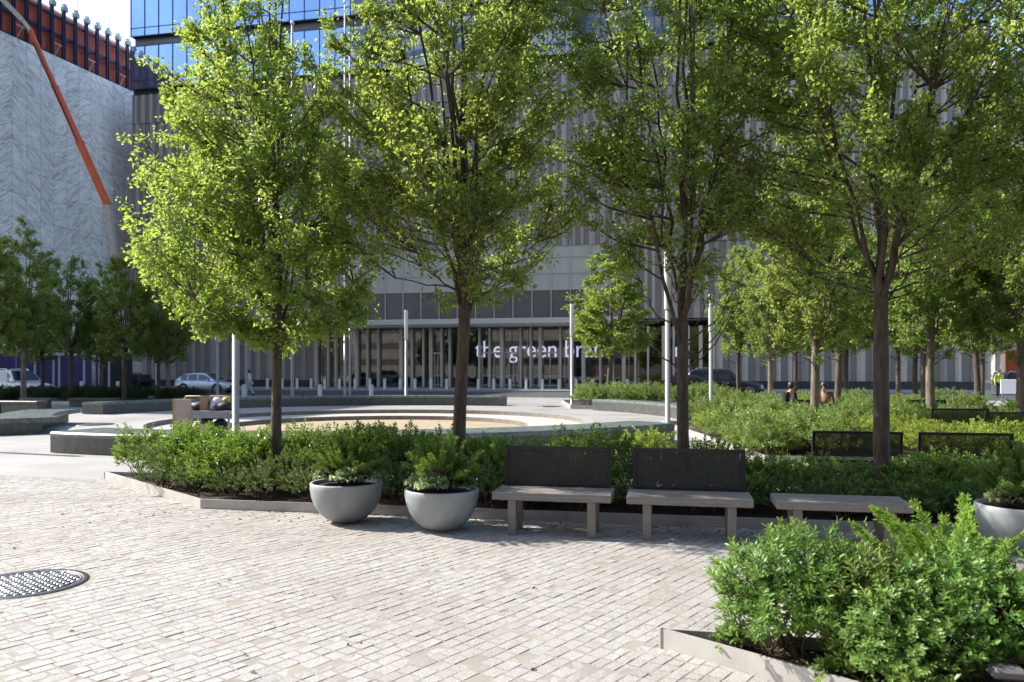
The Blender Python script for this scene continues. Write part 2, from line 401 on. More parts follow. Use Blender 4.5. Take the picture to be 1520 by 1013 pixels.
# ------------------------------------------------------------------ foliage
def unit(a): return a / np.maximum(np.linalg.norm(a, axis=-1, keepdims=True), 1e-9)
def leaf_quads(name, pos, axis, nrm, ln, wd, tint, fold=.22):
    """diamond leaves of two triangles, folded at the midrib"""
    n = len(pos); axis = unit(axis); side = unit(np.cross(axis, nrm)); up = np.cross(side, axis)
    ln = ln[:, None]; wd = wd[:, None]
    b = pos; t = pos + axis * ln - up * ln * .12
    m = pos + axis * ln * .45
    l = m - side * wd * .5 + up * wd * fold; r = m + side * wd * .5 + up * wd * fold
    co = np.stack([b, r, t, l], 1).reshape(-1, 3)
    i = np.arange(n)[:, None] * 4
    faces = np.concatenate([i + [0, 1, 2], i + [0, 2, 3]], 1).reshape(-1, 3)
    return fastmesh(name, co, faces, 3, {'tint': np.repeat(tint, 4)})
def leaf_full(name, pos, axis, nrm, ln, wd, tint, curl=.15):
    """oval leaves with a midrib fold, eight points and six quads/tris (tris only)"""
    n = len(pos); axis = unit(axis); side = unit(np.cross(axis, nrm)); up = np.cross(side, axis)
    ln = ln[:, None]; wd = wd[:, None]
    P = lambda t, s, u: pos + axis * ln * t + side * wd * s + up * (wd * u - ln * curl * t * t)
    pts = [P(0, 0, 0), P(.3, .42, .12), P(.68, .5, .14), P(1, 0, 0), P(.68, -.5, .14), P(.3, -.42, .12), P(.3, 0, 0), P(.68, 0, 0)]
    co = np.stack(pts, 1).reshape(-1, 3); i = np.arange(n)[:, None] * 8
    T = [(0, 1, 6), (0, 6, 5), (1, 2, 7), (1, 7, 6), (6, 7, 4), (6, 4, 5), (2, 3, 7), (7, 3, 4)]
    faces = np.concatenate([i + list(t) for t in T], 1).reshape(-1, 3)
    return fastmesh(name, co, faces, 3, {'tint': np.repeat(tint, 8)}, smooth=False)

def tree_meshes(name, seed, H, RAD, zf, zlow, tr, nleaf, lsize, prof, lean=(0, 0), nlead=7, sidebr=150, asym=(0, 0), sparse=.0, n_in=2, lat=0.0, lowsparse=.0):
    """trunk + ascending limbs, and a crown of leaves set along its twigs"""
    rng = np.random.default_rng(seed); rd = random.Random(seed)
    zs, rs = zip(*prof)
    env = lambda z: RAD * float(np.interp((z - zlow) / (H - zlow), zs, rs))
    mb = MB()
    wob = [rd.uniform(-.05, .05) for _ in range(4)]
    def axis(z): return Vector((lean[0] * z + wob[0] * math.sin(z * 1.3 + wob[1] * 90), lean[1] * z + wob[2] * math.sin(z * 1.1 + wob[3] * 90), z))
    nz = 12
    pts = [axis(-.05 + (zf + .3) * i / nz) for i in range(nz + 1)]
    rad = [tr * (1.0 + .45 * max(0, 1 - i / 1.6) - .18 * i / nz) * (1 + rd.uniform(-.035, .035)) for i in range(nz + 1)]
    mb.tube(pts, rad, 10)
    segs = []            # (point, dir, weight) leaf anchors
    def limb(p0, ctrl, p1, r0, r1, n=9, sides=7, wig=.03):
        ps = []
        for i in range(n + 1):
            t = i / n
            p = p0 * (1 - t) ** 2 + ctrl * 2 * t * (1 - t) + p1 * t * t
            if 0 < i: p = p + Vector((rd.gauss(0, wig), rd.gauss(0, wig), rd.gauss(0, wig * .5)))
            ps.append(p)
        mb.tube(ps, [r0 + (r1 - r0) * (i / n) ** .8 for i in range(n + 1)], sides, cap=False)
        return ps
    leaders = []
    for i in range(nlead + n_in):
        inner = i >= nlead
        az = 2 * math.pi * i / nlead + rd.uniform(-.35, .35)
        z0 = zf - .25 + (rd.uniform(0, .6) if not inner else .3)
        k = rd.uniform(.78, .9) if inner else rd.uniform(.5, .85)
        ztop = (H * rd.uniform(.93, 1.0) if inner else zlow + (H - zlow) * rd.uniform(.55, .85))
        o = Vector((math.cos(az), math.sin(az), 0))
        rho = (env(ztop) * rd.uniform(.2, .5) if inner else env(ztop) * rd.uniform(.55, .85))
        p0 = axis(z0); p1 = axis(ztop); p1 = p1 + o * rho + Vector((asym[0], asym[1], 0)) * .5
        c = axis(z0 + (ztop - z0) * .38) + o * (rho * rd.uniform(.3, .6))
        r0 = tr * rd.uniform(.30, .42) * (1.2 if inner else 1)
        ps = limb(p0, c, p1, r0, .010, 11)
        leaders.append((ps, r0))
    for i in range(7):                              # low thin laterals
        az = 2 * math.pi * i / 6 + rd.uniform(-.4, .4); o = Vector((math.cos(az), math.sin(az), 0))
        z0 = zf - .2 + lat + rd.uniform(-.25, .7); L = env(zlow + .4) * rd.uniform(.75, 1.05)
        ps = limb(axis(z0), axis(z0 + .1) + o * L * .6, axis(z0 + rd.uniform(.1, .9)) + o * L, tr * .16, .006, 8, 5)
        leaders.append((ps, tr * .2))
    LP = np.array([list(p) + [i, j] for i, (ps, _) in enumerate(leaders) for j, p in enumerate(ps) if j >= 1])
    zgrid = np.linspace(zlow, H, 60); zw = np.array([env(z) ** 1.6 for z in zgrid]); zw /= zw.sum()
    for k in range(sidebr):                         # fill the crown's outline with twig sprays, each from the nearest limb below it
        z = float(rng.choice(zgrid, p=zw)) + rd.uniform(-.06, .06); az = rd.uniform(0, 6.283)
        r = env(z) * math.sqrt(rd.uniform(.06, 1)) * rd.uniform(.92, 1.1); f = min(1, (z - zlow) / (.25 * (H - zlow))); f = f * (1 - max(0, (z - zlow) / (H - zlow) - .6))
        e = axis(z) + Vector((math.cos(az) * r + asym[0] * f, math.sin(az) * r + asym[1] * f, 0))
        dv = np.array(e) - LP[:, :3]; dist = np.linalg.norm(dv, axis=1); pen = dist + np.where(dv[:, 2] < .35 * np.hypot(dv[:, 0], dv[:, 1]), .9, 0)
        m = int(np.argmin(pen)); p = Vector(LP[m, :3]); ln = float(dist[m]); r0 = leaders[int(LP[m, 3])][1]
        if ln < .12: continue
        d = (e - p).normalized(); mid = p.lerp(e, .5) + Vector((d.x, d.y, 0)) * .08 * ln - Vector((0, 0, .05 * ln))
        br0 = min(r0 * .5, .006 + .009 * ln)
        mb.tube([p, p.lerp(mid, .6), mid, mid.lerp(e, .55), e], [br0, br0 * .85, br0 * .65, br0 * .45, .0035], 4, cap=False)
        w = rd.choice([.35, .7, 1, 1, 1.5, 2.0]) * (1 if rd.random() > sparse else .3)
        w *= 1 - lowsparse * max(0, 1 - (e.z - zlow) / 1.6)
        nt_ = 5 + int(ln * 5)
        for q in range(nt_):
            tt = .25 + .75 * (q + rd.random()) / nt_
            b = p.lerp(mid, tt * 2) if tt < .5 else mid.lerp(e, tt * 2 - 1)
            dd = (d * .7 + Vector((rd.gauss(0, .6), rd.gauss(0, .6), rd.gauss(.2, .5)))).normalized()
            l2 = rd.uniform(.10, .34); e2 = b + dd * l2
            if q % 2 == 0: mb.tube([b, e2], [.0045, .003], 3, cap=False)
            segs.append((b, e2, w * l2 * rd.choice([.3, .7, 1, 1.3, 1.9])))
    A = np.array([s[0] for s in segs]); B = np.array([s[1] for s in segs]); W = np.array([s[2] for s in segs]); W /= W.sum()
    idx = rng.choice(len(segs), nleaf, p=W)
    t = rng.random((nleaf, 1)) ** .7
    pos = A[idx] + (B[idx] - A[idx]) * t + rng.normal(0, .042, (nleaf, 3))
    ax_ = unit(B[idx] - A[idx]) * .5 + rng.normal(0, .7, (nleaf, 3)) + np.array([0, 0, -.25])
    nr = rng.normal(0, .75, (nleaf, 3)) + np.array([0, 0, .8])
    ln = lsize * rng.uniform(.65, 1.2, nleaf); wd = ln * rng.uniform(.6, .78, nleaf)
    clump = (np.sin(A[idx, 0] * 2.1 + seed) * np.sin(A[idx, 1] * 2.3) * np.sin(A[idx, 2] * 1.7 + seed)) * .18
    tint = np.clip(rng.beta(2.5, 2.5, nleaf) + clump, 0, 1)
    crown = leaf_quads(name + '_crown', pos, ax_, nr, ln, wd, tint)
    return mb.mesh(name + '_trunk'), crown

def make_tree(tm, loc, label, group, leaf, bark, rz=0, scale=None, name='street_tree'):
    t = thing(name, loc, rz, label, 'tree', group)
    if scale: t.scale = (scale, scale, scale)
    obj('trunk', tm[0], M[bark], t); obj('crown', tm[1], M[leaf], t)
    return t

def shrub_meshes(name, seed, rx, ry, h, shoots, per, llen, lw, zbase=.08, full=False, stems=14, upright=.5, irregular=.16, stem_r=.006, ulow=-.25, fill=.5):
    """leafy shoots on a rough dome carried by stems: returns stem mesh and leaf mesh"""
    rng = np.random.default_rng(seed); rd = random.Random(seed)
    th = rng.uniform(0, 2 * np.pi, shoots); u = rng.uniform(ulow, 1, shoots); ph = np.arcsin(np.clip(u, -1, 1))
    bump_ = 1 + irregular * (np.sin(th * 3 + seed) * np.cos(ph * 4 + seed * 2) + np.sin(th * 7 + seed * 3) * .5) + rng.normal(0, .07, shoots)
    depth = np.where(rng.random(shoots) < fill, rng.uniform(.45, .95, shoots), 1.0) * bump_
    o = np.stack([np.cos(ph) * np.cos(th), np.cos(ph) * np.sin(th), np.sin(ph)], 1)
    zc = zbase + (h - zbase) * .38
    tip = np.stack([o[:, 0] * rx * depth, o[:, 1] * ry * depth, zc + o[:, 2] * np.where(o[:, 2] > 0, h - zc, zc - zbase) * depth], 1)
    sd = unit(o * np.array([1, 1, .6]) + np.array([0, 0, upright]) + rng.normal(0, .22, (shoots, 3)))
    n = shoots * per
    si = np.repeat(np.arange(shoots), per); k = np.tile(np.arange(per), shoots)
    sl = rng.uniform(.05, .11, shoots) * (llen / .05)
    f = (k + rng.random(n)) / per
    pos = tip[si] - sd[si] * (sl[si] * (1 - f))[:, None]
    ang = k * 2.4 + rng.uniform(0, 6.28, shoots)[si] + rng.normal(0, .25, n)
    a = unit(np.cross(sd, rng.normal(0, 1, (shoots, 3)))); b = np.cross(sd, a)
    rad = a[si] * np.cos(ang)[:, None] + b[si] * np.sin(ang)[:, None]
    opening = (1.15 - .75 * f + rng.normal(0, .15, n))[:, None]
    axis = unit(rad * opening + sd[si] * .75)
    nrm = sd[si] - rad * .2 + rng.normal(0, .15, (n, 3))
    ln = llen * rng.uniform(.6, 1.15, n) * (1 - .35 * f); wd = ln * lw * rng.uniform(.85, 1.15, n)
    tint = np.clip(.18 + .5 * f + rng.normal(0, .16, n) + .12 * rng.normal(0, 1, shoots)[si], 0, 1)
    leaves = (leaf_full if full else leaf_quads)(name + '_leaves', pos, axis, nrm, ln, wd, tint)
    mb = MB()
    for i in range(stems):
        j = rd.randrange(shoots); e = Vector(tip[j]); a0 = rd.uniform(0, 6.28); r0 = rd.uniform(0, .35) * min(rx, ry)
        p = Vector((math.cos(a0) * r0, math.sin(a0) * r0, -.03)); mid = Vector((e.x * .5 + p.x * .5 + rd.gauss(0, .02), e.y * .5 + p.y * .5 + rd.gauss(0, .02), e.z * .55))
        mb.tube([p, mid, e - Vector(sd[j]) * .02], [stem_r * rd.uniform(.8, 1.4), stem_r * .8, stem_r * .4], 5, cap=False)
    return mb.mesh(name + '_stems'), leaves
def make_shrub(sm, loc, label, group, leaf, rz=0, scale=None, name='shrub', stem='twig', cat='shrub'):
    t = thing(name, loc, rz, label, cat, group)
    if scale: t.scale = scale if hasattr(scale, '__len__') else (scale,) * 3
    obj('stems', sm[0], M[stem], t); obj('foliage', sm[1], M[leaf], t)
    return t

def juniper_meshes(name, seed, sprays, L, spread, dense=46, width=.010, elr=(.35, 1.35)):
    rng = np.random.default_rng(seed); rd = random.Random(seed)
    mb = MB(); P = []; A = []; NR = []; LN = []; T = []
    for i in range(sprays):
        az = rd.uniform(0, 6.28); el = rd.uniform(*elr); l = L * rd.uniform(.55, 1.05)
        d = Vector((math.cos(az) * math.cos(el), math.sin(az) * math.cos(el), math.sin(el)))
        p0 = Vector((rd.gauss(0, spread * .3), rd.gauss(0, spread * .3), .0))
        drp = rd.uniform(.0, .35)
        ps = [p0 + d * (l * t) + Vector((0, 0, -drp * l * t * t * (1 - math.sin(el)))) for t in (0, .25, .5, .75, 1)]
        mb.tube(ps, [.006, .005, .004, .003, .0015], 4, cap=False)
        side = d.cross(Vector((0, 0, 1))).normalized(); up = side.cross(d)
        for j in range(int(dense * l / L) // 2):
            t = .22 + .78 * (j + rd.random()) / (dense * l / L / 2); f = min(t * 4, 3.999); a = int(f); p = ps[a].lerp(ps[a + 1], f - a)
            for s in (-1, 1):
                sub = (d * .9 + side * s * rd.uniform(.45, .95) + up * rd.gauss(.1, .4)).normalized(); sl = l * .17 * (1.15 - t) * rd.uniform(.7, 1.3) + .012
                for q in range(6):
                    pp = p + sub * (sl * q / 6)
                    for s2 in (-1, 1):
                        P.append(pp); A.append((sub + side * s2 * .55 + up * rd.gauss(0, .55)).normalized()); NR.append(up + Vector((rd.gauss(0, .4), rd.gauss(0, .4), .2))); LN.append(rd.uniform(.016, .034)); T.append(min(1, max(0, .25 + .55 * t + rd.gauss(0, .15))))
    LN = np.array(LN)
    return mb.mesh(name + '_stems'), leaf_quads(name + '_sprays', np.array(P), np.array(A), np.array(NR), LN, LN * .0 + width, np.array(T), .1)

def kale_mesh(name, seed, r, ruffle=1.0, inner=False):
    """rings of ruffled leaves"""
    rd = random.Random(seed); mb_v = []; mb_f = []; tint = []
    rings = [(1.0, 12, .35), (.88, 11, .7), (.72, 9, 1.0)] if not inner else [(.56, 8, 1.1), (.40, 6, 1.25), (.24, 5, 1.42)]
    for rr, n, tilt in rings:
        for i in range(n):
            az = 2 * math.pi * i / n + rd.uniform(-.2, .2) + rr * 3; L = r * rr * rd.uniform(.9, 1.1); w = L * 1.0 if not inner else L * .95
            ti = tilt + rd.uniform(-.12, .12); ph = rd.uniform(0, 6)
            b = len(mb_v); nu, nv = 5, 9
            for u in range(nu):
                fu = u / (nu - 1)
                for v in range(nv):
                    fv = v / (nv - 1) * 2 - 1
                    x = L * (.12 + .88 * fu) * (1 - .18 * fv * fv * fu); y = w * .5 * fv * (.3 + .7 * math.sin(min(1, fu * 1.1) * 1.5))
                    edge = max(fu ** 2, abs(fv) ** 2 * fu)
                    z = r * .09 * ruffle * edge * math.sin(v * 2.3 + u * 1.1 + ph) + abs(fv) * L * .12
                    X = x * math.cos(ti) - z * math.sin(ti) * .6; Z = x * math.sin(ti) * .75 + z - .10 * r * fu * fu * (1.4 - ti)
                    mb_v.append((X * math.cos(az) - y * math.sin(az), X * math.sin(az) + y * math.cos(az), Z + r * (.12 + .62 * (1 - rr))))
                    tint.append(min(1, max(0, .15 + .8 * edge + rd.gauss(0, .06))))
            for u in range(nu - 1):
                for v in range(nv - 1): mb_f.append((b + u * nv + v, b + u * nv + v + 1, b + (u + 1) * nv + v + 1, b + (u + 1) * nv + v))
    return fastmesh(name, mb_v, mb_f, 4, {'tint': tint}, smooth=True)
# ------------------------------------------------------------------ the ground
SL = -.2                                           # the site grid falls to the right at this slope
GA = math.atan(SL)                                  # its angle
ex = Vector((math.cos(GA), math.sin(GA), 0)); ey = Vector((-math.sin(GA), math.cos(GA), 0))
FC = Vector((-4.75, 27.4, 0)); R1, R2 = 7.2, 5.3    # fountain

def ring_mesh(name, rads, c=(0, 0), n=128):
    """flat or stepped disc ring: rads = [(radius, z)]"""
    mb = MB(); mb.lathe(rads, n, (c[0], c[1], 0)); me = mb.mesh(name); me.flip_normals()
    me.polygons.foreach_set('use_smooth', [False] * len(me.polygons)); return me
g = obj('plaza_ground', ring_mesh('plaza_ground', [(R1 + .35, -.012), (12, -.012), (40, -.012), (120, -.012), (3000, -.012)], FC), M['plaza_slabs']); tag(g, kind='structure')
bnd = obj('paving_band', ring_mesh('paving_band', [(R1, 0), (R1 + .36, 0)], FC), M['sidewalk']); tag(bnd, kind='structure')

t = thing('fountain', FC, 0, 'round sunken stone fountain basin with sandy dry floor and stepped rim', 'fountain')
def fpart(name, rads, m): return obj(name, ring_mesh(name, rads), M[m], t)
fpart('upper_riser', [(R1, -.16), (R1, -.001)], 'riser'); fpart('tread', [(R2, -.16), (R1 + .01, -.16)], 'tread')
fpart('lower_riser', [(R2, -.34), (R2, -.161)], 'riser'); fpart('basin_floor', [(0.001, -.32), (R2 + .01, -.32)], 'basin')
dr = MB(); dr.lathe([(.0, .05), (.78, .05), (.82, .03), (.82, 0)], 40, (0, 0, -.32)); obj('drain_cover', dr, M['dark_disc'], t)

# setts: every stone modelled, laid in rows that run away to the right
A_ = Vector((-6.4, 12.5, 0)); B_ = Vector((-3.83, 9.8, 0))
def fl(x): return 9.8 - .194 * (x + 3.83)           # front edge of the long bed
def bl(x): return 12.5 - .2 * (x + 6.4)             # its back edge
def setts():
    rng = np.random.default_rng(5)
    a = R(52.5); r = np.array([math.cos(a), math.sin(a)]); q = np.array([math.sin(a), -math.cos(a)])
    co = []; tint = []
    offs = np.cumsum(rng.uniform(.082, .116, 310)) - 15.3
    for i in range(310):
        off = offs[i]; pw = (offs[i + 1] if i < 309 else off + .1) - off; off += pw / 2; s = -6 + rng.uniform(0, .3)
        while s < 22:
            ln = rng.uniform(.085, .175); c = r * (s + ln / 2) + q * off; x, y = c; s += ln
            if y < 2.4 or x < -11 or x > 8.2 or y > bl(x) - .05 or abs(x) > y * .72 + .6: continue
            if y > fl(x) - .02 and x > -3.9: continue
            if x <= -3.83 and y > 9.8 - 1.05 * (x + 3.83) and x > -6.5: continue
            if (x + 3.87) ** 2 + (y - 6.35) ** 2 < .47 ** 2: continue
            hl, hw = ln / 2 - .002 - rng.uniform(0, .002), pw / 2 - .0018 - rng.uniform(0, .002)
            z = rng.normal(0, .0012); tz = rng.normal(0, .0011, 4); b = .0045
            for k, (sx, sy) in enumerate(((-1, -1), (1, -1), (1, 1), (-1, 1))):
                j = rng.normal(0, .0014, 2); p = c + r * sx * (hl + j[0]) - q * sy * (hw + j[1]); co.append((*p, -.03))
            for k, (sx, sy) in enumerate(((-1, -1), (1, -1), (1, 1), (-1, 1))):
                p = c + r * sx * (hl - b) - q * sy * (hw - b); co.append((*p, z + tz[k]))
            tint.append(np.clip(rng.normal(.55, .22), 0, 1))
    n = len(tint); i = np.arange(n)[:, None] * 8
    T = [(4, 5, 6, 7), (0, 1, 5, 4), (1, 2, 6, 5), (2, 3, 7, 6), (3, 0, 4, 7)]
    f = np.concatenate([i + list(t_) for t_ in T], 1).reshape(-1, 4)
    return fastmesh('sett_paving', co, f, 4, {'tint': np.repeat(tint, 8)})
tag(obj('sett_paving', setts(), M['sett_granite']), kind='structure')
sb = MB(); sb.add([(-12, 1, -.002), (9, 1, -.002), (9, bl(9), -.002), (-12, bl(-12), -.002)], [(0, 1, 2, 3)])
for v in range(4): sb.v[v] = (sb.v[v][0], sb.v[v][1], 0.0)
me = sb.mesh('sett_bedding'); ob = obj('sett_bedding', me, M['sett_joint']); ob.location.z = -.0021; tag(ob, kind='structure')

# road and far sidewalk, along the site grid
def strip(name, y0, y1, z, m, x0=-140, x1=140):
    mb = MB(); mb.add([(x0, y0 + SL * x0, z), (x1, y0 + SL * x1, z), (x1, y1 + SL * x1, z), (x0, y1 + SL * x0, z)], [(0, 1, 2, 3)])
    return tag(obj(name, mb, M[m]), kind='structure')
strip('road', 50.5, 63.0, .002, 'asphalt')
mb = MB(); mb.prism([(-140, 63.0 + 28), (140, 63.0 - 28), (140, 72.5 - 28), (-140, 72.5 + 28)], -.2, .12); tag(obj('pavement', mb, M['sidewalk']), kind='structure')

# ------------------------------------------------------------------ planting beds
def bed(poly, h, th, label, group=None, soilz=.05, name='planter_edging', side=.0):
    """metal edging plates standing round a bed; soil is setting"""
    n = len(poly)
    root = thing(name, (poly[0][0], poly[0][1], 0), 0, label, 'planter edging', group)
    cx = sum(p[0] for p in poly) / n; cy = sum(p[1] for p in poly) / n
    o = Vector((poly[0][0], poly[0][1], 0))
    for i in range(n):
        a, b = Vector((*poly[i], 0)), Vector((*poly[(i + 1) % n], 0))
        d = (b - a).normalized(); nn = Vector((-d.y, d.x, 0))
        if nn.dot(Vector((cx, cy, 0)) - a) < 0: nn = -nn
        mb = MB(); L = (b - a).length; k = max(1, round(L / 2.4))
        for j in range(k):
            p = a + d * (L * j / k + (.002 if j else 0)); q = a + d * (L * (j + 1) / k - .002)
            e = th * .55 if j == k - 1 else 0
            mb.bar(p + nn * (th / 2) - o + Vector((0, 0, h / 2 - .02)), q - d * e + nn * (th / 2) - o + Vector((0, 0, h / 2 - .02)), th, h + .04)
        obj('edge_plate', mb, M['edging'], root)
    s = MB(); s.add([(p[0] * .998 + cx * .002, p[1] * .998 + cy * .002, soilz) for p in poly], [tuple(range(n))])
    so = obj('planting_soil', s, M['soil']); tag(so, kind='structure')
    return root
bed([(A_.x, A_.y), (B_.x, B_.y), (9.5, fl(9.5)), (9.5, bl(9.5))], .115, .02, 'long metal edging strip around the big planting bed behind the benches and bowls')
bed([(.9, 4.89), (3.3, 2.46), (7.5, 2.3), (7.5, 4.89 - .2 * 6.6)], .12, .018, 'metal edging with a sharp corner around the foreground shrubs at lower right')
def gbed(x0, x1, y0, y1, label, name='planter_edging', h=.15):
    bed([(x0, y0 + SL * x0), (x1, y0 + SL * x1), (x1, y1 + SL * x1), (x0, y1 + SL * x0)], h, .06, label, name=name)
gbed(4.6, 20, 15.4, 25.5, 'low edging around the sunlit lime green planting beyond the mesh back benches')
gbed(2.6, 16, 36.0, 42.5, 'pale low edging around the grey green hedge by the parked dark cars')
gbed(7.2, 24, 28.0, 34.0, 'low edging around the shrubs where two people sit')
gbed(-34, -16.3, 35.5, 43.0, 'low edging around the dark shaded bed under the left row of trees')

# ------------------------------------------------------------------ curved granite benches
def arc_bench(a0, a1, ri, ro, h, label, m='granite_green', overhang=.0, blocks=6):
    """bench on the fountain's circle; angles in degrees, seat slabs and a plinth"""
    root = thing('curved_bench', FC, 0, label, 'stone bench', 'curved granite benches around the fountain')
    n = 40
    def sect(prof, a0, a1, n):
        mb = MB(); vs = []; fs = []; k = len(prof)
        for i in range(n + 1):
            a = R(a0 + (a1 - a0) * i / n)
            for r, z in prof: vs.append((r * math.cos(a), r * math.sin(a), z))
        for i in range(n):
            for j in range(k):
                j2 = (j + 1) % k
                fs.append((i * k + j, (i + 1) * k + j, (i + 1) * k + j2, i * k + j2))
        fs.append(tuple(range(k))); fs.append(tuple(n * k + j for j in range(k - 1, -1, -1)))
        mb.add(vs, fs); return mb
    top = h; st = .13 if overhang else .10
    da = (a1 - a0) / blocks
    for b in range(blocks):
        e0, e1 = a0 + da * b, a0 + da * (b + 1) - (.05 if da > 0 else -.05)
        obj('seat_slab', sect([(ri - overhang, top - st), (ri - overhang, top - .02), (ri - overhang + .02, top), (ro - .03, top - .005), (ro, top - .04), (ro, top - st)], e0, e1, max(4, n // blocks)), M[m], root)
    obj('plinth', sect([(ri + .003, 0), (ri + .003, top - st), (ro - .004, top - st), (ro - .004, 0)], a0 + .04, a1 - .1, n), M['granite_dark' if m == 'granite_green' else m], root)
    return root
def angr(p): v = p - FC; return math.degrees(math.atan2(v.y, v.x)), v.to_2d().length
arc_bench(246, 317, 10.6, 11.9, .43, 'long polished green granite bench curving just behind the front hedge', blocks=7)
arc_bench(187, 217, 9.9, 11.1, .43, 'dark granite bench with overhanging seat at the left edge of the plaza', overhang=.35, blocks=3)
arc_bench(69, 163, 11.6, 12.6, .46, 'longest green granite bench curving round the far side of the fountain', blocks=9)
arc_bench(-7, 39.5, 10.6, 11.5, .46, 'pale green granite bench on the right side of the fountain by the hedge', blocks=4)
def block_bench(p, L, W, h, rz, label, legs):
    r = thing('stone_bench', p, rz, label, 'stone bench')
    mb = MB(); mb.box((0, 0, h - .06), (L, W, .12), bev=.012); obj('seat_slab', mb, M['granite_dark'], r)
    for s in (-1, 1):
        mb = MB(); mb.box((s * (L / 2 - .35 if legs else L * .25), 0, (h - .12) / 2), (.12 if legs else L * .48, W * .8, h - .12), bev=.006); obj('leg' if legs else 'support_block', mb, M['granite_dark'], r)
block_bench(gp(57, 606), 1.6, .5, .46, GA, 'backless slab bench on two legs under the left trees', True)
block_bench(gp(140, 604), 2.4, .5, .40, GA, 'dark low slab bench beside the shaded left hedge', False)
block_bench(gp(8, 614), 3.4, .6, .5, GA, 'thick dark granite block at the far left edge', False)

# ------------------------------------------------------------------ manholes
def manhole(c, r, label, shine):
    root = thing('manhole', c, 0, label, 'manhole cover')
    mb = MB(); mb.lathe([(r * .88, -.02), (r * .88, .004), (r * .9, .006), (r * .98, .006), (r, -.004)], 56); obj('frame', mb, M['cast_iron'], root)
    mb = MB(); mb.lathe([(.0, .0), (r * .87, .0), (r * .87, -.02)], 56); cov = obj('cover', mb, M['cast_iron'], root)
    mb = MB(); rd = random.Random(3)
    k = int(r / .045)
    for i in range(-k, k + 1):
        for j in range(-k, k + 1):
            x, y = (i + .5 * (j % 2)) * .062, j * .056; x, y = x * .94 - y * .34, x * .34 + y * .94
            if math.hypot(x, y) < r * .83:
                mb.lathe([(.024, .0), (.019, .007), (0, .008)], 4 + (i + j) % 3, (x, y, 0))
    obj('stud_pattern', mb, M['iron_shine'], cov)
    mb = MB(); mb.lathe([(r * .835, .0), (r * .835, .004), (r * .862, .004), (r * .862, .0)], 56); obj('rim_ring', mb, M['iron_shine'], cov)
manhole(Vector((-3.87, 6.35, 0)), .45, 'round cast iron manhole cover with shiny studs in the setts', True)
def plain_cover(c, r, label):
    mb = MB(); mb.lathe([(.0, .006), (r * .9, .006), (r * .92, .002), (r * .95, .006), (r, .006), (r + .01, -.01)], 40)
    tag(obj('manhole', mb, M['cast_iron'], None, c), label, 'manhole cover')
plain_cover(gp(138, 630), .62, 'plain dark manhole cover in the plaza beyond the curved benches at left')
plain_cover(gp(815, 603.5), .55, 'plain flat manhole cover in the sunny plaza right of the fountain')

# ------------------------------------------------------------------ benches
def bench(c, label, back=True, rz=GA, group='metal framed benches along the bed'):
    r = thing('bench', c, rz, label, 'bench', group)
    L, D, h = 1.22, .50, .45
    mb = MB()
    for i in range(3):
        w = D / 3; mb.box((0, -D / 2 + w * (i + .5), h - .042), (L, w - .006, .084), bev=.006)
    obj('seat', mb, M['bench_seat'], r)
    for sx in (-1, 1):
        for sy in (-1, 1):
            mb = MB(); mb.box((sx * (L / 2 - .20), sy * (D / 2 - .075), (h - .084) / 2), (.085, .07, h - .084), bev=.004); obj('leg', mb, M['bench_leg'], r)
    mb = MB(); mb.box((0, 0, h - .104), (L - .36, .05, .036)); obj('under_rail', mb, M['bench_leg'], r)
    if back:
        bh, tw = .445, .038; y0, y1 = D / 2 - .025, D / 2 + .055; z0 = h - .02
        pt = lambda x, t: Vector((x, y0 + (y1 - y0) * t, z0 + bh * t))
        w = L / 2 - .055
        mb = MB()
        mb.bar(pt(-w, 0), pt(-w, 1), tw, tw); mb.bar(pt(w, 0), pt(w, 1), tw, tw)
        mb.bar(pt(-w + .019, .96), pt(w - .019, .96), tw, tw); mb.bar(pt(-w + .019, .07), pt(w - .019, .07), tw, tw)
        fr = obj('back_frame', mb, M['bench_dark'], r)
        mb = MB(); a, b_, c_, d_ = pt(-w + .02, .1), pt(w - .02, .1), pt(w - .02, .93), pt(-w + .02, .93)
        mb.add([a, b_, c_, d_], [(0, 1, 2, 3)]); obj('mesh_panel', mb, M['perforated_mesh'], fr)
    return r
c1 = Vector((.44, 8.33, 0))
bench(c1, 'bench with dark mesh back just right of the planter bowls')
bench(c1 + ex * 1.375, 'bench with dark mesh back, between another mesh bench and the backless bench')
bench(c1 + ex * 2.80 + Vector((0, -.02, 0)), 'backless bench with wooden seat partly behind the foreground shrubs', back=False)
far = 'mesh backed benches seen from behind'
bench(Vector((4.72, 11.05, 0)), 'mesh bench back seen from behind, split by the thick tree trunk', rz=GA + math.pi, group=far)
bench(Vector((6.05, 10.82, 0)), 'mesh bench back seen from behind, right of the thick tree trunk', rz=GA + math.pi, group=far)
bench(at(1418, 17.5), 'mesh bench back standing behind the lime green shrubs', rz=GA + math.pi, group=far)
bench(at(1500, 16.0), 'mesh bench back at the right edge among shaded shrubs', rz=GA + math.pi, group=far)
bench(at(1366, 22.5), 'farthest pale bench among the slender right hand trees', rz=GA + math.pi, group=far)
bench(at(1190, 22.5), 'bench hidden in shrubs under the seated people', rz=GA + math.pi, group=far)

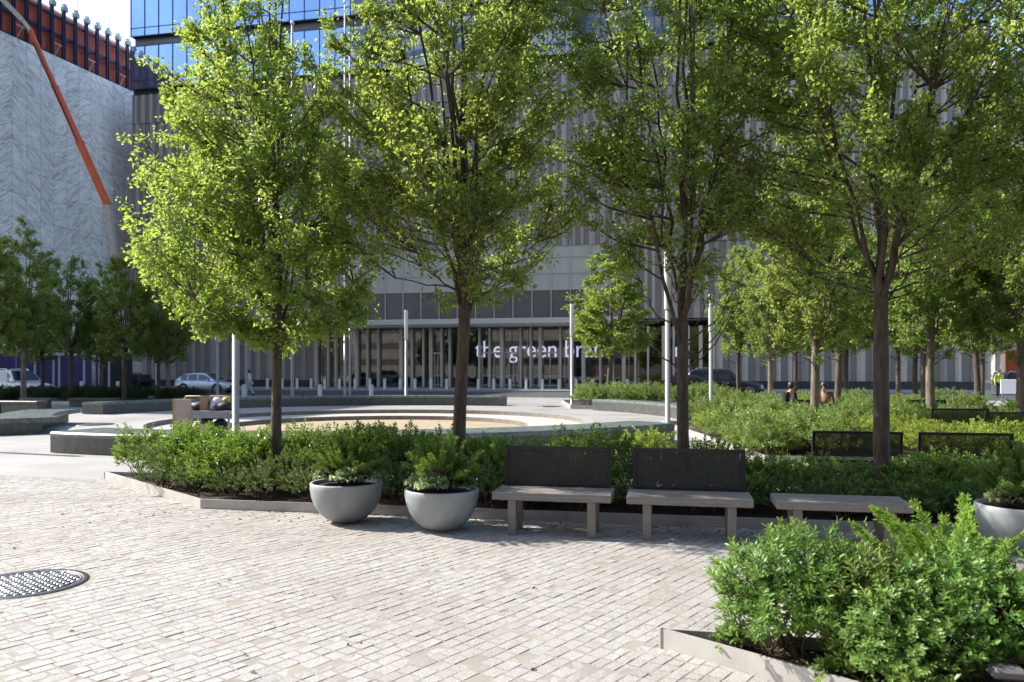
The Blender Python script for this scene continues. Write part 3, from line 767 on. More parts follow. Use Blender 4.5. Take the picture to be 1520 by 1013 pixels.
# ------------------------------------------------------------------ bowls
def bowl(c, s, label, rz=0):
    r = thing('planter_bowl', c, rz, label, 'planter', 'concrete bowls by the benches'); r.scale = (s, s, s)
    prof = [(.0, .0), (.13, .0), (.14, .015), (.21, .045), (.275, .105), (.325, .18), (.358, .27), (.372, .36), (.374, .405), (.368, .415), (.345, .415), (.338, .41), (.332, .36)]
    mb = MB(); mb.lathe(prof, 56); obj('shell', mb, M['bowl_concrete'], r)
    mb = MB(); mb.lathe([(.334, .372), (.2, .392), (.0, .398)], 40); m2 = mb.mesh('soil'); m2.flip_normals(); obj('soil', m2, M['soil'], r)
    return r
KJ = [juniper_meshes('bowl_juniper', k, 95, .60, .17, 56, .008, (.5, 1.45)) for k in (1, 2)]
def fill_bowl(c, s, which, desc, seed):
    base = Vector(c) + Vector((0, 0, .395 * s))
    j = thing('juniper', base + Vector((.02, .07, 0)), seed, 'feathery green juniper standing in ' + desc, 'plant', 'junipers in the bowls')
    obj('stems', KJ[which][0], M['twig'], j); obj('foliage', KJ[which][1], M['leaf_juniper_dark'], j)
    rd = random.Random(seed)
    spots = [(-.19, -.04, .11, 'at the left of'), (.04, -.19, .12, 'at the front of'), (.20, -.06, .11, 'at the right of')]
    if which == 1: spots = [(-.215, -.03, .11, 'at the left of'), (-.07, -.19, .125, 'at the front of'), (.19, -.09, .115, 'at the right of')]
    for i, (x, y, r, w) in enumerate(spots):
        k = thing('ornamental_kale', base + Vector((x * s, y * s, .035)), rd.uniform(0, 6), 'ruffled ornamental kale %s %s' % (w, desc), 'plant', 'ornamental kales in the bowls')
        obj('leaves', kale_mesh('kale_leaves', seed * 7 + i, r * 1.62, 1.7), M['kale_leaf' if not (which == 1 and i == 2) else 'leaf_azalea'], k)
        obj('heart', kale_mesh('kale_heart', seed * 9 + i, r * 1.68, 1.8, True), M['kale_heart' if (which == 1 and i == 1) else 'kale_leaf'], k)
bpos = [(Vector((-1.86, 8.95, 0)), 1.08, 0, 'the left bowl', 3), (Vector((-.75, 8.50, 0)), 1.06, 1, 'the bowl next to the bench', 5), (Vector((4.78, 7.45, 0)), 1.08, 0, 'the shaded bowl at the right edge', 8)]
for (p, s, w, d, sd), lb in zip(bpos, ('grey concrete bowl planter farthest left, holding kale and juniper', 'grey concrete bowl planter beside the mesh back bench', 'shaded concrete bowl planter at the right edge behind the foreground juniper')):
    bowl(p, s, lb, sd); fill_bowl(p, s, w, d, sd)

# ------------------------------------------------------------------ lamp posts, bollards
def lamp_post(px, d, h, label, r=.065, hl=1.55, rl=.095):
    root = thing('lamp_post', at(px, d), 0, label, 'lamp post', 'cylinder lamp posts around the fountain')
    mb = MB(); mb.lathe([(.0, .0), (.16, .0), (.16, .03), (.1, .05), (r, .06), (r, h - hl), (0, h - hl)], 20); obj('pole', mb, M['pole_paint'], root)
    mb = MB(); mb.lathe([(.0, h - hl + .001), (rl * .98, h - hl + .001), (rl, h - hl + .02), (rl, h - .03), (rl * .9, h), (0, h)], 20); obj('lamp_head', mb, M['lamp_white'], root)
def mast(px, d, h, label, r=.12):
    root = thing('light_mast', at(px, d), 0, label, 'mast', 'tall white masts beyond the fountain')
    mb = MB(); mb.lathe([(.0, 0), (.3, 0), (.3, .05), (r * 1.05, .07), (r * .95, h * .5), (r * .7, h), (0, h)], 18); obj('pole', mb, M['pole_paint'], root)
    mb = MB(); mb.lathe([(.0, h + .001), (r, h + .001), (r * 1.3, h + .1), (r, h + .22), (0, h + .26)], 16); obj('finial', mb, M['lamp_white'], root)
    mb = MB(); mb.tube([(r * 1.1, -r, .9), (r * .95, -r * .8, h * .5), (r * .7, -r * .6, h - .3)], .018, 5); obj('halyard', mb, M['pole_paint'], root)
lamp_post(350, 14.4, 4.9, 'lamp post close behind the hedge, left of the first tree trunk', .062)
lamp_post(-195, 18.0, 4.9, 'lamp post just outside the left edge whose thin shadow crosses the plaza', .075)
lamp_post(991, 21.6, 4.9, 'lamp post just left of the third tree trunk, rising by the granite bench', .068)
lamp_post(1055, 33.6, 4.9, 'slim lamp post in front of the dark parked cars', .075)
lamp_post(849, 38.5, 4.9, 'lamp post at the left end of the far grey green hedge', .075)
lamp_post(603, 42.5, 4.9, 'slim lamp post in front of the glass lobby, left of the second tree', .075)
lamp_post(323, 48.0, 4.9, 'lamp post in front of the silver hatchback', .085)
mast(434, 44.5, 21, 'tall mast just right of the first tree trunk', .085)
mast(512, 42.0, 21, 'tall mast standing alone between the first and second tree trunks', .06)
mast(519.5, 46.0, 21, 'tall mast close behind the other mast between the trees', .06)
mast(366, 50, 12, 'white mast beside the walking pedestrian', .08)
for i, px in enumerate((52, 79.5, 88, 125, 139, 147.5, 162, 183, 232)):
    d = 54 + (i * 5 % 7); root = thing('slim_post', at(px, d), 0, 'thin white post in the shade before the purple hoarding', 'post', 'thin white posts before the hoarding')
    mb = MB(); hh = zat(516 if i != 4 else 508, d); mb.lathe([(.0, .0), (.12, .0), (.12, .03), (.075 if i != 4 else .14, .05), (.065 if i != 4 else .13, hh), (0, hh)], 12); obj('pole', mb, M['pole_paint'], root)
    mb = MB(); mb.lathe([(.0, hh), (.08, hh), (.09, hh + .2), (0, hh + .22)], 12); obj('cap', mb, M['lamp_white'], root)
bol = None
xs = [397, 419, 441, 462, 482, 504, 527, 549, 571, 594, 616, 640, 663, 687, 710, 733, 757, 781, 805, 830, 855, 880, 906, 931]
for px in xs:
    d = 66 / (1 + .2 * (px - CX) / F); p = at(px, d, .12)
    if bol is None:
        bol = thing('bollard', p, 0, 'pale metal bollard in the row along the far sidewalk by the lobby', 'bollard', 'bollards along the far sidewalk')
        mb = MB(); mb.lathe([(.0, 0), (.15, 0), (.15, .02), (.125, .03), (.125, .80), (0, .80)], 16); obj('shaft', mb, M['bollard_metal'], bol)
        mb = MB(); mb.lathe([(.128, .801), (.128, .84), (.10, .87), (0, .88)], 16); obj('cap', mb, M['bollard_metal'], bol)
    else: dup(bol, p)
for px, py in ((121, 571), (150, 572), (175, 571), (475, 594), (362, 594), (551, 594)):
    d = 60 if px < 300 else 46; dup(bol, at(px, d, 0), label='pale bollard standing apart on the plaza side of the road', group='bollards on the plaza side of the road')
# ------------------------------------------------------------------ the glass tower and its podium
Y0, MS = 72.0, -.21
TA = math.atan(MS); CT = math.cos(TA)
def sx_(px):
    u = (px - CX) / F; return Y0 * u / (1 - MS * u) / CT
def dpx(px): return Y0 / (1 - MS * (px - CX) / F)
tower = thing('office_tower', (0, Y0, 0), TA, 'blue glass office tower on a striped metal podium with a glass lobby', 'building')
S0, S1 = sx_(196), sx_(1471)
def tp(name, mb, m, parent=None): return obj(name, mb, M[m], parent or tower)
def wallquad(mb, x0, x1, z0, z1, y=0.0, d=.12):
    mb.box(((x0 + x1) / 2, y + d / 2, (z0 + z1) / 2), (x1 - x0, d, z1 - z0))
LOB0, LOB1 = sx_(470), sx_(1062)       # lobby glass
UP0, UP1 = sx_(520), sx_(905)          # upper glass wall over the canopy
# backing structure so that nothing is hollow
mb = MB(); mb.box(((S0 + S1) / 2, 20.4, 21.5), (S1 - S0 - .4, 38, 16)); mb.box(((S0 + UP0) / 2, 20.4, 9.8), (UP0 - S0 - .4, 38, 7.4)); mb.box(((UP1 + S1) / 2, 20.4, 9.8), (S1 - UP1 - .4, 38, 7.4))
mb.box(((S0 + LOB0) / 2, 20.4, 3.1), (LOB0 - S0 - .4, 38, 6.0)); mb.box(((LOB1 + S1) / 2, 20.4, 3.1), (S1 - LOB1 - .4, 38, 6.0))
tp('core', mb, 'spandrel')
def striped(x0, x1, z0, z1, seed, name='striped_screen', pitch=.92, lightm='panel_light'):
    """projecting light prisms over a darker back sheet"""
    rd = random.Random(seed); d_ = MB(); l_ = MB(); mi = []
    wallquad(d_, x0, x1, z0 + .03, z1 - .03, .06, .1)
    x = x0 + rd.uniform(0, .4)
    while x < x1 - .35:
        w = pitch * rd.choice([.42, .5, .5, .58, .30]); w = min(w, x1 - x)
        l_.add([(x, -.02, z0 + .03), (x + w * .5, -.06, z0 + .03), (x + w, -.02, z0 + .03), (x + w, .05, z0 + .03), (x, .05, z0 + .03),
                (x, -.02, z1 - .03), (x + w * .5, -.06, z1 - .03), (x + w, -.02, z1 - .03), (x + w, .05, z1 - .03), (x, .05, z1 - .03)],
               [(0, 1, 6, 5), (1, 2, 7, 6), (2, 3, 8, 7), (4, 0, 5, 9), (4, 3, 2, 1, 0), (5, 6, 7, 8, 9)])
        mi += [rd.choice([0, 0, 1, 1, 2])] * 6
        x += w + pitch * rd.choice([.4, .5, .5, .62])
    s = tp(name, d_, 'panel_dark'); me = l_.mesh('light_prism')
    for mm in (lightm, 'panel_mid', 'panel_light'): me.materials.append(M[mm])
    me.polygons.foreach_set('material_index', mi)
    obj('light_prism', me, None, s); return s
bands = [(6.2, 12.8), (12.8, 17.0), (17.0, 21.2), (21.2, 26.4), (26.4, 29.3)]
for i, (z0, z1) in enumerate(bands):
    if i == 0:
        striped(S0, UP0, z0, z1, 11); striped(UP1, S1, z0, z1, 12)
    else: striped(S0, S1, z0, z1, 20 + i)
    mb = MB(); mb.box(((S0 + S1) / 2, .02, z1 if i else 13.3), (S1 - S0, .07, .05)); 
    if i: tp('panel_joint', mb, 'mullion_dark')
striped(S0, LOB0, .75, 6.2, 31, 'ground_screen', 1.25); striped(LOB1, S1, .75, 6.2, 32, 'ground_screen', 1.15, 'panel_warm_lit')
mb = MB(); wallquad(mb, S0, LOB0, .12, .75, .03); wallquad(mb, LOB1, S1, .12, .75, .03); tp('base_course', mb, 'mullion_dark')
# upper translucent wall + dark glass band over the canopy
mb = MB(); wallquad(mb, UP0, UP1, 8.95, 13.3, .1, .06); up = tp('glass_wall', mb, 'translucent_glass')
mb = MB(); wallquad(mb, UP0, UP1, 6.3, 8.9, .12, .06); tp('dark_glass_band', mb, 'spandrel')
mb = MB(); x = UP0
while x < UP1 + .1:
    mb.box((x, .04, 9.8), (.07, .1, 7.0)); x += (UP1 - UP0) / 14
for z in (8.92, 10.4, 11.85): mb.box(((UP0 + UP1) / 2, .03, z), (UP1 - UP0, .06, .05))
obj('mullions', mb, M['mullion'], up)
# canopy
mb = MB(); C0, C1 = sx_(410), sx_(925)
mb.box(((C0 + C1) / 2, -1.45, 5.98), (C1 - C0, 3.0, .50), bev=.05); mb.box(((C0 + C1) / 2, -1.35, 5.66), (C1 - C0 - .6, 2.5, .14))
tp('canopy', mb, 'canopy')
mb = MB(); mb.box(((sx_(305) + C0) / 2, -.7, 5.98), (C0 - sx_(305) - .01, 1.4, .22)); tp('side_canopy', mb, 'canopy')
# lobby
mb = MB(); mb.box(((LOB0 + LOB1) / 2, 9.6, 3.2), (LOB1 - LOB0, .3, 6.2)); tp('lobby_back_wall', mb, 'lobby_wall')
mb = MB(); mb.box(((LOB0 + LOB1) / 2, 4.7, .11), (LOB1 - LOB0 - .1, 9.4, .06)); tp('lobby_floor', mb, 'lobby_floor')
mb = MB(); mb.box(((LOB0 + LOB1) / 2, 4.9, 6.1), (LOB1 - LOB0, 9.0, .1)); tp('lobby_ceiling', mb, 'lobby_wall')
mb = MB(); wallquad(mb, LOB0, LOB1, .16, 5.55, .22, .02); lg = tp('lobby_glass', mb, 'lobby_glass')
# steel fins and the door portals
fin = MB(); rd = random.Random(4); x = LOB0; k = 0
finpx = [470, 488, 499, 530, 546, 562, 596, 612, 629, 640, 656, 668, 683, 712, 727, 745, 773, 788, 802, 832, 846, 866, 891, 910, 926, 943, 962, 985, 1000, 1022, 1040, 1060]
for k, px in enumerate(finpx):
    w = .30 if k % 3 == 0 else .17; fin.box((sx_(px), .0, 2.85), (w, .42, 5.4))
tp('lobby_fins', fin, 'mullion')
for a, b in ((715, 743), (748, 770), (790, 830), (640, 655)):
    door = MB(); x0, x1 = sx_(a), sx_(b)
    door.box(((x0 + x1) / 2, .1, 3.3), (x1 - x0, .2, .12))
    for f in (.02, .34, .66, .98): door.box((x0 + (x1 - x0) * f, .1, 1.7), (.07, .14, 3.1))
    for z in (.35, 1.2): door.box(((x0 + x1) / 2, .1, z), (x1 - x0, .08, .07))
    tp('door', door, 'mullion')
mb = MB(); rd = random.Random(8); x = LOB0 + 1
while x < LOB1 - 1:
    w = rd.uniform(.8, 2.2); mb.box((x, rd.uniform(5, 8), .9), (w, .6, rd.choice([1.1, 1.3, .8, 2.2]))); x += w + rd.uniform(1.0, 3.5)
tp('lobby_counters', mb, 'mullion_dark')
# laced steel column in the lobby
lat = MB(); xa, xb = sx_(565.5), sx_(578)
for x in (xa, xb): lat.box((x, 1.4, 3), (.16, .16, 5.9))
n = 7
for i in range(n):
    za, zb = .2 + i * 5.6 / n, .2 + (i + 1) * 5.6 / n
    for q in (-.55, 0, .55):
        pass
    lat.bar((xa - .5, 1.4, za), (xb - .05, 1.4, zb), .07); lat.bar((xb + .5, 1.5, za), (xa + .05, 1.5, zb), .07)
tp('laced_column', lat, 'lattice')
# moving text on the lobby screen
def led(body, px0, px1, base):
    cu = bpy.data.curves.new('led_text', 'FONT'); cu.body = body; cu.size = 1.0; cu.extrude = .015; cu.offset = -.004
    o = bpy.data.objects.new('led_text', cu); COL.objects.link(o); bpy.context.view_layer.update()
    w = o.dimensions.x; x0 = min(v[0] for v in o.bound_box)
    yy = 2.6; f = (dpx((px0 + px1) / 2) + yy) / dpx((px0 + px1) / 2)
    s0, s1 = sx_(px0) * f, sx_(px1) * f; k = (s1 - s0) / w
    o.parent = tower; o.rotation_euler = (R(90), 0, 0); o.scale = (k, k * 1.12, 1); o.location = (s0 - x0 * k, yy, base)
    me = bpy.data.meshes.new_from_object(o); me.materials.clear(); me.materials.append(M['led_text']); o2 = obj('led_text', me, None, tower); o2.rotation_euler = o.rotation_euler; o2.scale = o.scale; o2.location = o.location
    bpy.data.objects.remove(o); return o2
led('the green bran', 697, 886, 2.92); led('n', 993, 1004, 2.92)
mb = MB(); mb.box(((LOB0 + LOB1) / 2 + 2, 2.9, 3.4), (26, .1, 2.6)); tp('text_screen', mb, 'mullion_dark')
# tower glass storeys
GZ = 29.8
mb = MB(); wallquad(mb, S0, S1, 29.3, GZ, .25, .3); tp('recess_band', mb, 'mullion_dark')
zz = GZ; k = 0
dm = MB(); gl = MB()
while zz < 60:
    a, b = zz, zz + 4.35
    gm = MB(); wallquad(gm, S0, S1, a, b, -.15, .12); gm.box((S0 + .06, 19, (a + b) / 2), (.12, 38, b - a)); gm.box((S1 - .06, 19, (a + b) / 2), (.12, 38, b - a))
    st = tp('glass_storey', gm, 'tower_glass')
    mu = MB(); x = S0
    while x < S1 + .01: mu.box((x, -.18, (a + b) / 2), (.055, .08, b - a)); x += (S1 - S0) / 50
    for z in (a + .03, b - .03, a + .85): mu.box(((S0 + S1) / 2, -.175, z), (S1 - S0, .07, .06 if z != a + .85 else .04))
    obj('mullions', mu, M['mullion_dark'], st)
    wb = MB(); wallquad(wb, S0 + .1, S1 - .1, b, b + .95, .35, .2); tp('floor_band', wb, 'spandrel')
    zz = b + .95
mb = MB(); mb.box(((S0 + S1) / 2, 19.4, 45), (S1 - S0 - 1, 37, 30)); tp('inner_core', mb, 'mullion_dark')
mb = MB(); mb.box(((S0 + S1) / 2, 19.4, 60 + 65), (S1 - S0 - .2, 38, 130)); tp('upper_shaft', mb, 'tower_glass')

# ------------------------------------------------------------------ marble clad building under construction
near = Vector((-51.9, 45, 0)); d2 = Vector((4.3, 15.2, 0)).normalized(); wa = math.atan2(d2.y, d2.x); WL = 48.5
pac = thing('marble_building', near, wa, 'veined white marble building with an unfinished red top storey at upper left', 'building')
MT = 31.5
mb = MB(); mb.box((WL / 2, 22, MT / 2), (WL, 44, MT)); obj('marble_wall', mb, M['marble'], pac)
mb = MB(); mb.box((WL / 2, 22.35, MT + 2.25), (WL - .7, 43.3, 4.5)); obj('top_storey', mb, M['red_panel'], pac)
mb = MB(); mb.box((WL / 2, 22.6, MT + 4.75), (WL - .9, 42.8, .5)); obj('parapet', mb, M['pink_parapet'], pac)
for z, h in ((MT + .12, .24), (MT + 2.2, .3), (MT + 3.9, .2)):
    mb = MB(); mb.box((WL / 2, .27, z), (WL - .2, .15, h)); obj('beam', mb, M['navy_steel'], pac)
x = WL - .6; k = 0; rd = random.Random(2)
while x > 17:
    mb = MB()
    for o in (-.11, .11): mb.box((x + o, .07, MT + 2.3), (.07, .24, 4.6))
    mb.box((x, .07, MT + 2.3), (.17, .06, 4.6)); obj('column', mb, M['navy_steel'], pac)
    mb = MB(); mb.box((x, -.02, MT + 4.85), (.5, .5, .5), bev=.06); mb.box((x, -.02, MT + 5.2), (.3, .3, .24)); obj('column_cap', mb, M['cap_grey'], pac)
    if k % 3 == 1:
        mb = MB(); mb.tube([(x + .5, .3, MT + 4.9), (x + .5, .3, MT + 6.9)], .035, 5); obj('guard_post', mb, M['pink_parapet'], pac)
    if k % 3 == 0:
        mb = MB(); mb.box((x + .68, .1, MT + 1.25), (1.0, .1, .1)); mb.tube([(x + .35, .1, MT), (x + .95, .1, MT + 1.2)], .035, 5); obj('brace', mb, M['boom_cream'], pac)
    x -= 1.38; k += 1

# boom lift in front of it
def lift():
    base = at(180, 68.5); tip = at(45, 70.0, zat(46, 70.0)); kn = at(160, 68.8, zat(305, 68.8))
    r = thing('boom_lift', base, 0, 'orange telescopic boom lift leaning up against the marble wall', 'boom lift')
    T = tip - base; K = kn - base; sh = Vector((0, 0, 2.4))
    mb = MB(); mb.box((0, 0, 1.0), (4.2, 2.3, .7), bev=.1); ch = obj('chassis', mb, M['trim_black'], r)
    for sx in (-1, 1):
        for sy in (-1, 1):
            mb = MB(); mb.tube([(sx * 1.5, sy * 1.05, .62), (sx * 1.5, sy * 1.45, .62)], .62, 20); w = obj('wheel', mb, M['tyre'], r)
    mb = MB(); mb.box((.1, 0, 1.9), (2.6, 2.0, 1.05), bev=.15); obj('turret', mb, M['boom_cream'], r)
    a = sh + Vector((.6, 0, 0)); m1 = a.lerp(K, 1.0); m2 = K.lerp(T, .36); m3 = K.lerp(T, .68)
    mb = MB(); mb.bar(a, m1, .42, .5); obj('lift_ram', mb, M['boom_cream'], r)
    for p, q, w in ((m1, m2, .50), (m2.lerp(m1, .04), m3, .42), (m3.lerp(m2, .04), T, .34)):
        mb = MB(); mb.bar(p, q, w * .8, w); mb.bar(q.lerp(p, .035), q, w * .95, w * 1.15); obj('boom_section', mb, M['orange_paint'], r)
    mb = MB(); mb.bar(K + Vector((-.3, 0, .4)), T.lerp(K, .1) + Vector((-.25, -.3, .3)), .08); obj('hose_track', mb, M['trim_black'], r)
    e = at(-8, 69, zat(-12, 69)) - base
    mb = MB(); mb.bar(at(34, 69.6, zat(31, 69.6)) - base, e, .35, .4); obj('jib', mb, M['boom_cream'], r)
    mb = MB(); mb.bar(at(34, 69.6, zat(31, 69.6)) - base, T, .25, .3); obj('jib_link', mb, M['boom_cream'], r)
lift()
# hoarding along the building's foot
h = thing('construction_hoarding', (0, 0, 0), 0, 'dark purple construction hoarding behind the left row of trees', 'hoarding')
a, b = at(-40, 63.5), at(197, 65.5); c = at(150, 65.1)
for p, q, m in ((a, c, 'purple_board'), (c, b, 'black_board')):
    n = max(2, int((q - p).length / 2.4))
    for i in range(n):
        mb = MB(); u, v = p.lerp(q, i / n), p.lerp(q, (i + .985) / n); up = Vector((0, 0, 1.45)); mb.bar(u + up, v + up, .06, 2.9); obj('board', mb, M[m], h)
# street beyond on the right
for (px, d, w, dp, hh, m, lb) in ((1502, 150, 26, 20, 38, 'far_brick', 'brown brick building far down the street on the right'), (1640, 120, 30, 30, 50, 'far_stone', 'pale stone building at the far right beyond the street')):
    r = thing('street_building', at(px, d), TA, lb, 'building')
    mb = MB(); mb.box((0, dp / 2, hh / 2), (w, dp, hh)); obj('wall', mb, M[m], r)
    for fz in range(int(hh / 3.6)):
        wi = MB(); wi.box((0, -.02, 3 + fz * 3.6), (w - 2.2, .1, 1.7)); obj('window_band', wi, M['car_glass'], r)
# unseen buildings behind the viewer, added to block the horizon glow and fill reflections
for (x, y, w, hh, m, lb) in ((-128, -62, 62, 48, 'far_brick', 'added unseen brick office building far left behind the viewer, mirrored in the steel panels'), (-70, -58, 66, 118, 'far_stone', 'tallest added unseen stone office building behind the viewer, mirrored in the lobby glass'), (-6, -60, 56, 104, 'far_brick', 'added unseen brick office building straight behind the viewer'), (56, -64, 58, 52, 'far_stone', 'added unseen stone office building behind the viewer on the right')):
    r = thing('unseen_office_building', (x, y, 0), 0, lb, 'building')
    mb = MB(); mb.box((0, 0, hh / 2), (w, 18, hh)); obj('wall', mb, M[m], r)
    for fz in range(int(hh / 4.4)):
        wi = MB(); wi.box((0, 9.0, 4 + fz * 4.4), (w - 2.6, .1, 1.7)); obj('window_band', wi, M['car_glass'], r)

# ------------------------------------------------------------------ cars
def car(label, L, W, H, paint, p, yaw, style, group='cars on the far street'):
    r = thing('car', p, yaw, label, 'car', group)
    r_w = .335 if style != 'suv' else .38
    # side profile: (x/L, belt height, half width factor) front is +x
    bh = {'hatch': .60, 'sedan': .60, 'suv': .60}[style] * H
    st = [(-.5, .72, .80), (-.485, .92, .90), (-.44, 1.0, .96), (-.3, 1.03, 1), (-.1, 1.02, 1), (.1, 1.0, 1), (.22, .98, 1), (.30, .93, .99), (.40, .86, .96), (.46, .78, .90), (.49, .66, .82), (.5, .50, .74)]
    if style == 'sedan': st[0] = (-.5, .70, .8); st[1] = (-.49, .92, .9); st[2] = (-.42, .97, .97)
    mb = MB(); vs = []; fs = []; k = 12; zb = .20 if style != 'suv' else .26
    for x, b, w in st:
        hw = W / 2 * w; top = bh * b; z0 = zb + (.12 if abs(x) > .47 else 0)
        half = [(hw * .82, z0), (hw * .97, z0 + .08), (hw, z0 + (top - z0) * .45), (hw * .985, top - .10), (hw * .93, top - .02), (hw * .7, top + .015)]
        vs += [(x * L, y, z) for y, z in half] + [(x * L, -y, z) for y, z in reversed(half)]
    for i in range(len(st) - 1):
        for j in range(k): fs.append((i * k + j, (i + 1) * k + j, (i + 1) * k + (j + 1) % k, i * k + (j + 1) % k))
    fs.append(tuple(range(k))); fs.append(tuple((len(st) - 1) * k + j for j in range(k - 1, -1, -1)))
    mb.add(vs, fs, True)
    cab = {'hatch': [(-.465, 0.02), (-.40, .50), (-.31, .86), (-.18, .98), (-.04, 1), (.07, .90), (.27, .02)],
           'sedan': [(-.36, .02), (-.28, .55), (-.18, .92), (-.08, 1), (.05, 1), (.12, .9), (.27, .02)],
           'suv': [(-.475, .02), (-.455, .55), (-.43, .93), (-.35, 1), (.0, 1), (.07, .92), (.20, .02)]}[style]
    ch = H - bh
    def cp(x, f, t):  # point on the cabin side: f roof fraction at this station, t 0..1 up
        z = bh + ch * f * t; y = W / 2 * (.93 - .20 * (f * t) ** 1.2); return Vector((x * L, y, z))
    vs = []; fs = []; k2 = 8
    for x, f in cab:
        a = [cp(x, f, t) for t in (0, .5, .88)]; e = cp(x, f, 1); e.y *= .86
        half = a + [e]
        vs += half + [Vector((v.x, -v.y, v.z)) for v in reversed(half)]
    for i in range(len(cab) - 1):
        for j in range(k2 - 1): fs.append((i * k2 + j, (i + 1) * k2 + j, (i + 1) * k2 + j + 1, i * k2 + j + 1))
    mb.add(vs, fs, True)
    me = mb.mesh('body')
    bm = bmesh.new(); bm.from_mesh(me); bmesh.ops.recalc_face_normals(bm, faces=bm.faces); bm.to_mesh(me); bm.free()
    obj('body', me, M[paint], r)
    # windows on the cabin sides
    prof = lambda x: float(np.interp(x, [c[0] for c in cab], [c[1] for c in cab]))
    spans = {'hatch': [(-.36, -.24), (-.225, -.055), (-.04, .185)], 'sedan': [(-.27, -.10), (-.085, .15)], 'suv': [(-.43, -.29), (-.27, -.10), (-.08, .12)]}[style]
    for x0, x1 in spans:
        for s in (1, -1):
            poly = []
            xs_ = np.linspace(x0, x1, 7)
            lo = [cp(x, 1, .06) for x in xs_]; 
            pts = []
            for x in xs_:
                f = prof(x); zt = min(f * .86, .86); a = cp(x, 1, .06); b = cp(x, 1, max(zt, .08)); pts.append((a, b))
            m2 = MB(); vv = []
            for a, b in pts: vv += [(a.x, s * (a.y + .012), a.z), (b.x, s * (b.y + .012), b.z)]
            ff = [(2 * i, 2 * i + 2, 2 * i + 3, 2 * i + 1) for i in range(6)]
            if s < 0: ff = [tuple(reversed(q)) for q in ff]
            m2.add(vv, ff); obj('window', m2, M['car_glass'], r)
    for (i0, i1), nm in (((-2, -1), 'windscreen'), ((1, 0), 'rear_window')):
        (xa, fa), (xb, fb) = cab[i0], cab[i1]
        fb = fb + (fa - fb) * .12; xb = xb + (xa - xb) * .1
        sg = 1 if nm == 'windscreen' else -1
        m2 = MB(); A1, B1 = cp(xa, fa, 1), cp(xb, fb, 1); o = Vector((sg * .025, 0, .02))
        ya, yb = A1.y * .84, B1.y * .88
        m2.add([Vector((B1.x, -yb, B1.z)) + o, Vector((B1.x, yb, B1.z)) + o, Vector((A1.x, ya, A1.z)) + o, Vector((A1.x, -ya, A1.z)) + o], [(0, 1, 2, 3) if sg > 0 else (3, 2, 1, 0)])
        obj(nm, m2, M['car_glass'], r)
    for sx in (-.30, .315):
        for s in (1, -1):
            mb = MB(); mb.tube([(sx * L, s * (W / 2 - .02), r_w), (sx * L, s * (W / 2 + .004), r_w)], r_w + .075, 26); obj('wheel_arch', mb, M['trim_black'], r)
            mb = MB(); mb.tube([(sx * L, s * (W / 2 - .2), r_w), (sx * L, s * (W / 2 + .0), r_w), (sx * L, s * (W / 2 + .018), r_w)], [r_w, r_w, r_w * .94], 26); wh = obj('wheel', mb, M['tyre'], r)
            m2 = MB(); m2.tube([(sx * L, s * (W / 2 + .01), r_w), (sx * L, s * (W / 2 + .024), r_w)], r_w * .22, 14)
            for q in range(7):
                a = q * 2 * math.pi / 7; m2.bar((sx * L, s * (W / 2 + .02), r_w), (sx * L + math.cos(a) * r_w * .66, s * (W / 2 + .02), r_w + math.sin(a) * r_w * .66), .05, .012, up=(0, 1, 0))
            m2.tube([(sx * L + math.cos(a) * r_w * .68, s * (W / 2 + .022), r_w + math.sin(a) * r_w * .68) for a in [q * 2 * math.pi / 24 for q in range(25)]], .022, 5, cap=False)
            obj('rim', m2, M['rim'], wh)
    for s in (1, -1):
        mb = MB(); mb.box((.462 * L, s * W * .36, bh * .66), (.20, .30, .15), bev=.05); obj('headlight', mb, M['head_lamp'], r)
        mb = MB(); mb.box((-.485 * L, s * W * .40, bh * .80), (.14, .22, .17), bev=.05); obj('tail_light', mb, M['tail_lamp'], r)
        mb = MB(); mb.box((.155 * L, s * (W / 2 + .07), bh * 1.06), (.10, .2, .13), bev=.03); obj('wing_mirror', mb, M[paint], r)
        for dx in (-.10, .045) :
            mb = MB(); mb.box((dx * L - .25, s * (W / 2 + .008), bh * .86), (.16, .03, .03), bev=.008); obj('door_handle', mb, M['chrome' if style == 'suv' else paint], r)
    mb = MB(); mb.box((.495 * L, 0, bh * .52), (.05, W * .46, .18), bev=.02); obj('grille', mb, M['trim_black'], r)
    mb = MB(); mb.box((.49 * L, 0, zb + .14), (.1, W * .82, .14), bev=.03); mb.box((-.49 * L, 0, zb + .14), (.1, W * .84, .16), bev=.03); obj('bumper', mb, M['trim_black'], r)
    if style == 'suv':
        for s in (1, -1):
            mb = MB(); mb.tube([(-.36 * L, s * W * .33, H - .02), (-.33 * L, s * W * .33, H + .06), (-.02 * L, s * W * .33, H + .06), (.02 * L, s * W * .33, H - .02)], .022, 6); obj('roof_rail', mb, M['chrome'], r)
    return r
def road(px, d): return at(px, d, .002)
ca = GA
car('silver hatchback driving right behind the lamp post at left', 4.5, 1.76, 1.50, 'car_silver', road(306, 60.5), ca, 'hatch')
car('white sport utility car turned towards the viewer at the far left edge', 4.8, 1.9, 1.72, 'car_white', road(26, 46.5), ca - R(14), 'suv')
car('dark blue black sport utility car with roof rails behind the hedge', 4.85, 1.92, 1.78, 'car_black', road(1074, 51.0), ca, 'suv')
car('dark green sedan mostly hidden by the hedge and third tree trunk', 4.9, 1.85, 1.45, 'car_green', at(1010, 44.5), ca + math.pi + R(0), 'sedan')
for px, d, pt, lb, sty in ((1493, 78, 'car_red', 'small red car far down the street at the right edge', 'hatch'), (1512, 68, 'car_black', 'black car on the street at the right edge behind a tree', 'suv'), (1486, 95, 'car_black', 'farthest dark car on the street at right', 'sedan')):
    car(lb, 4.6, 1.85, 1.6, pt, at(px, d), ca + R(70), sty, 'cars at the right edge')
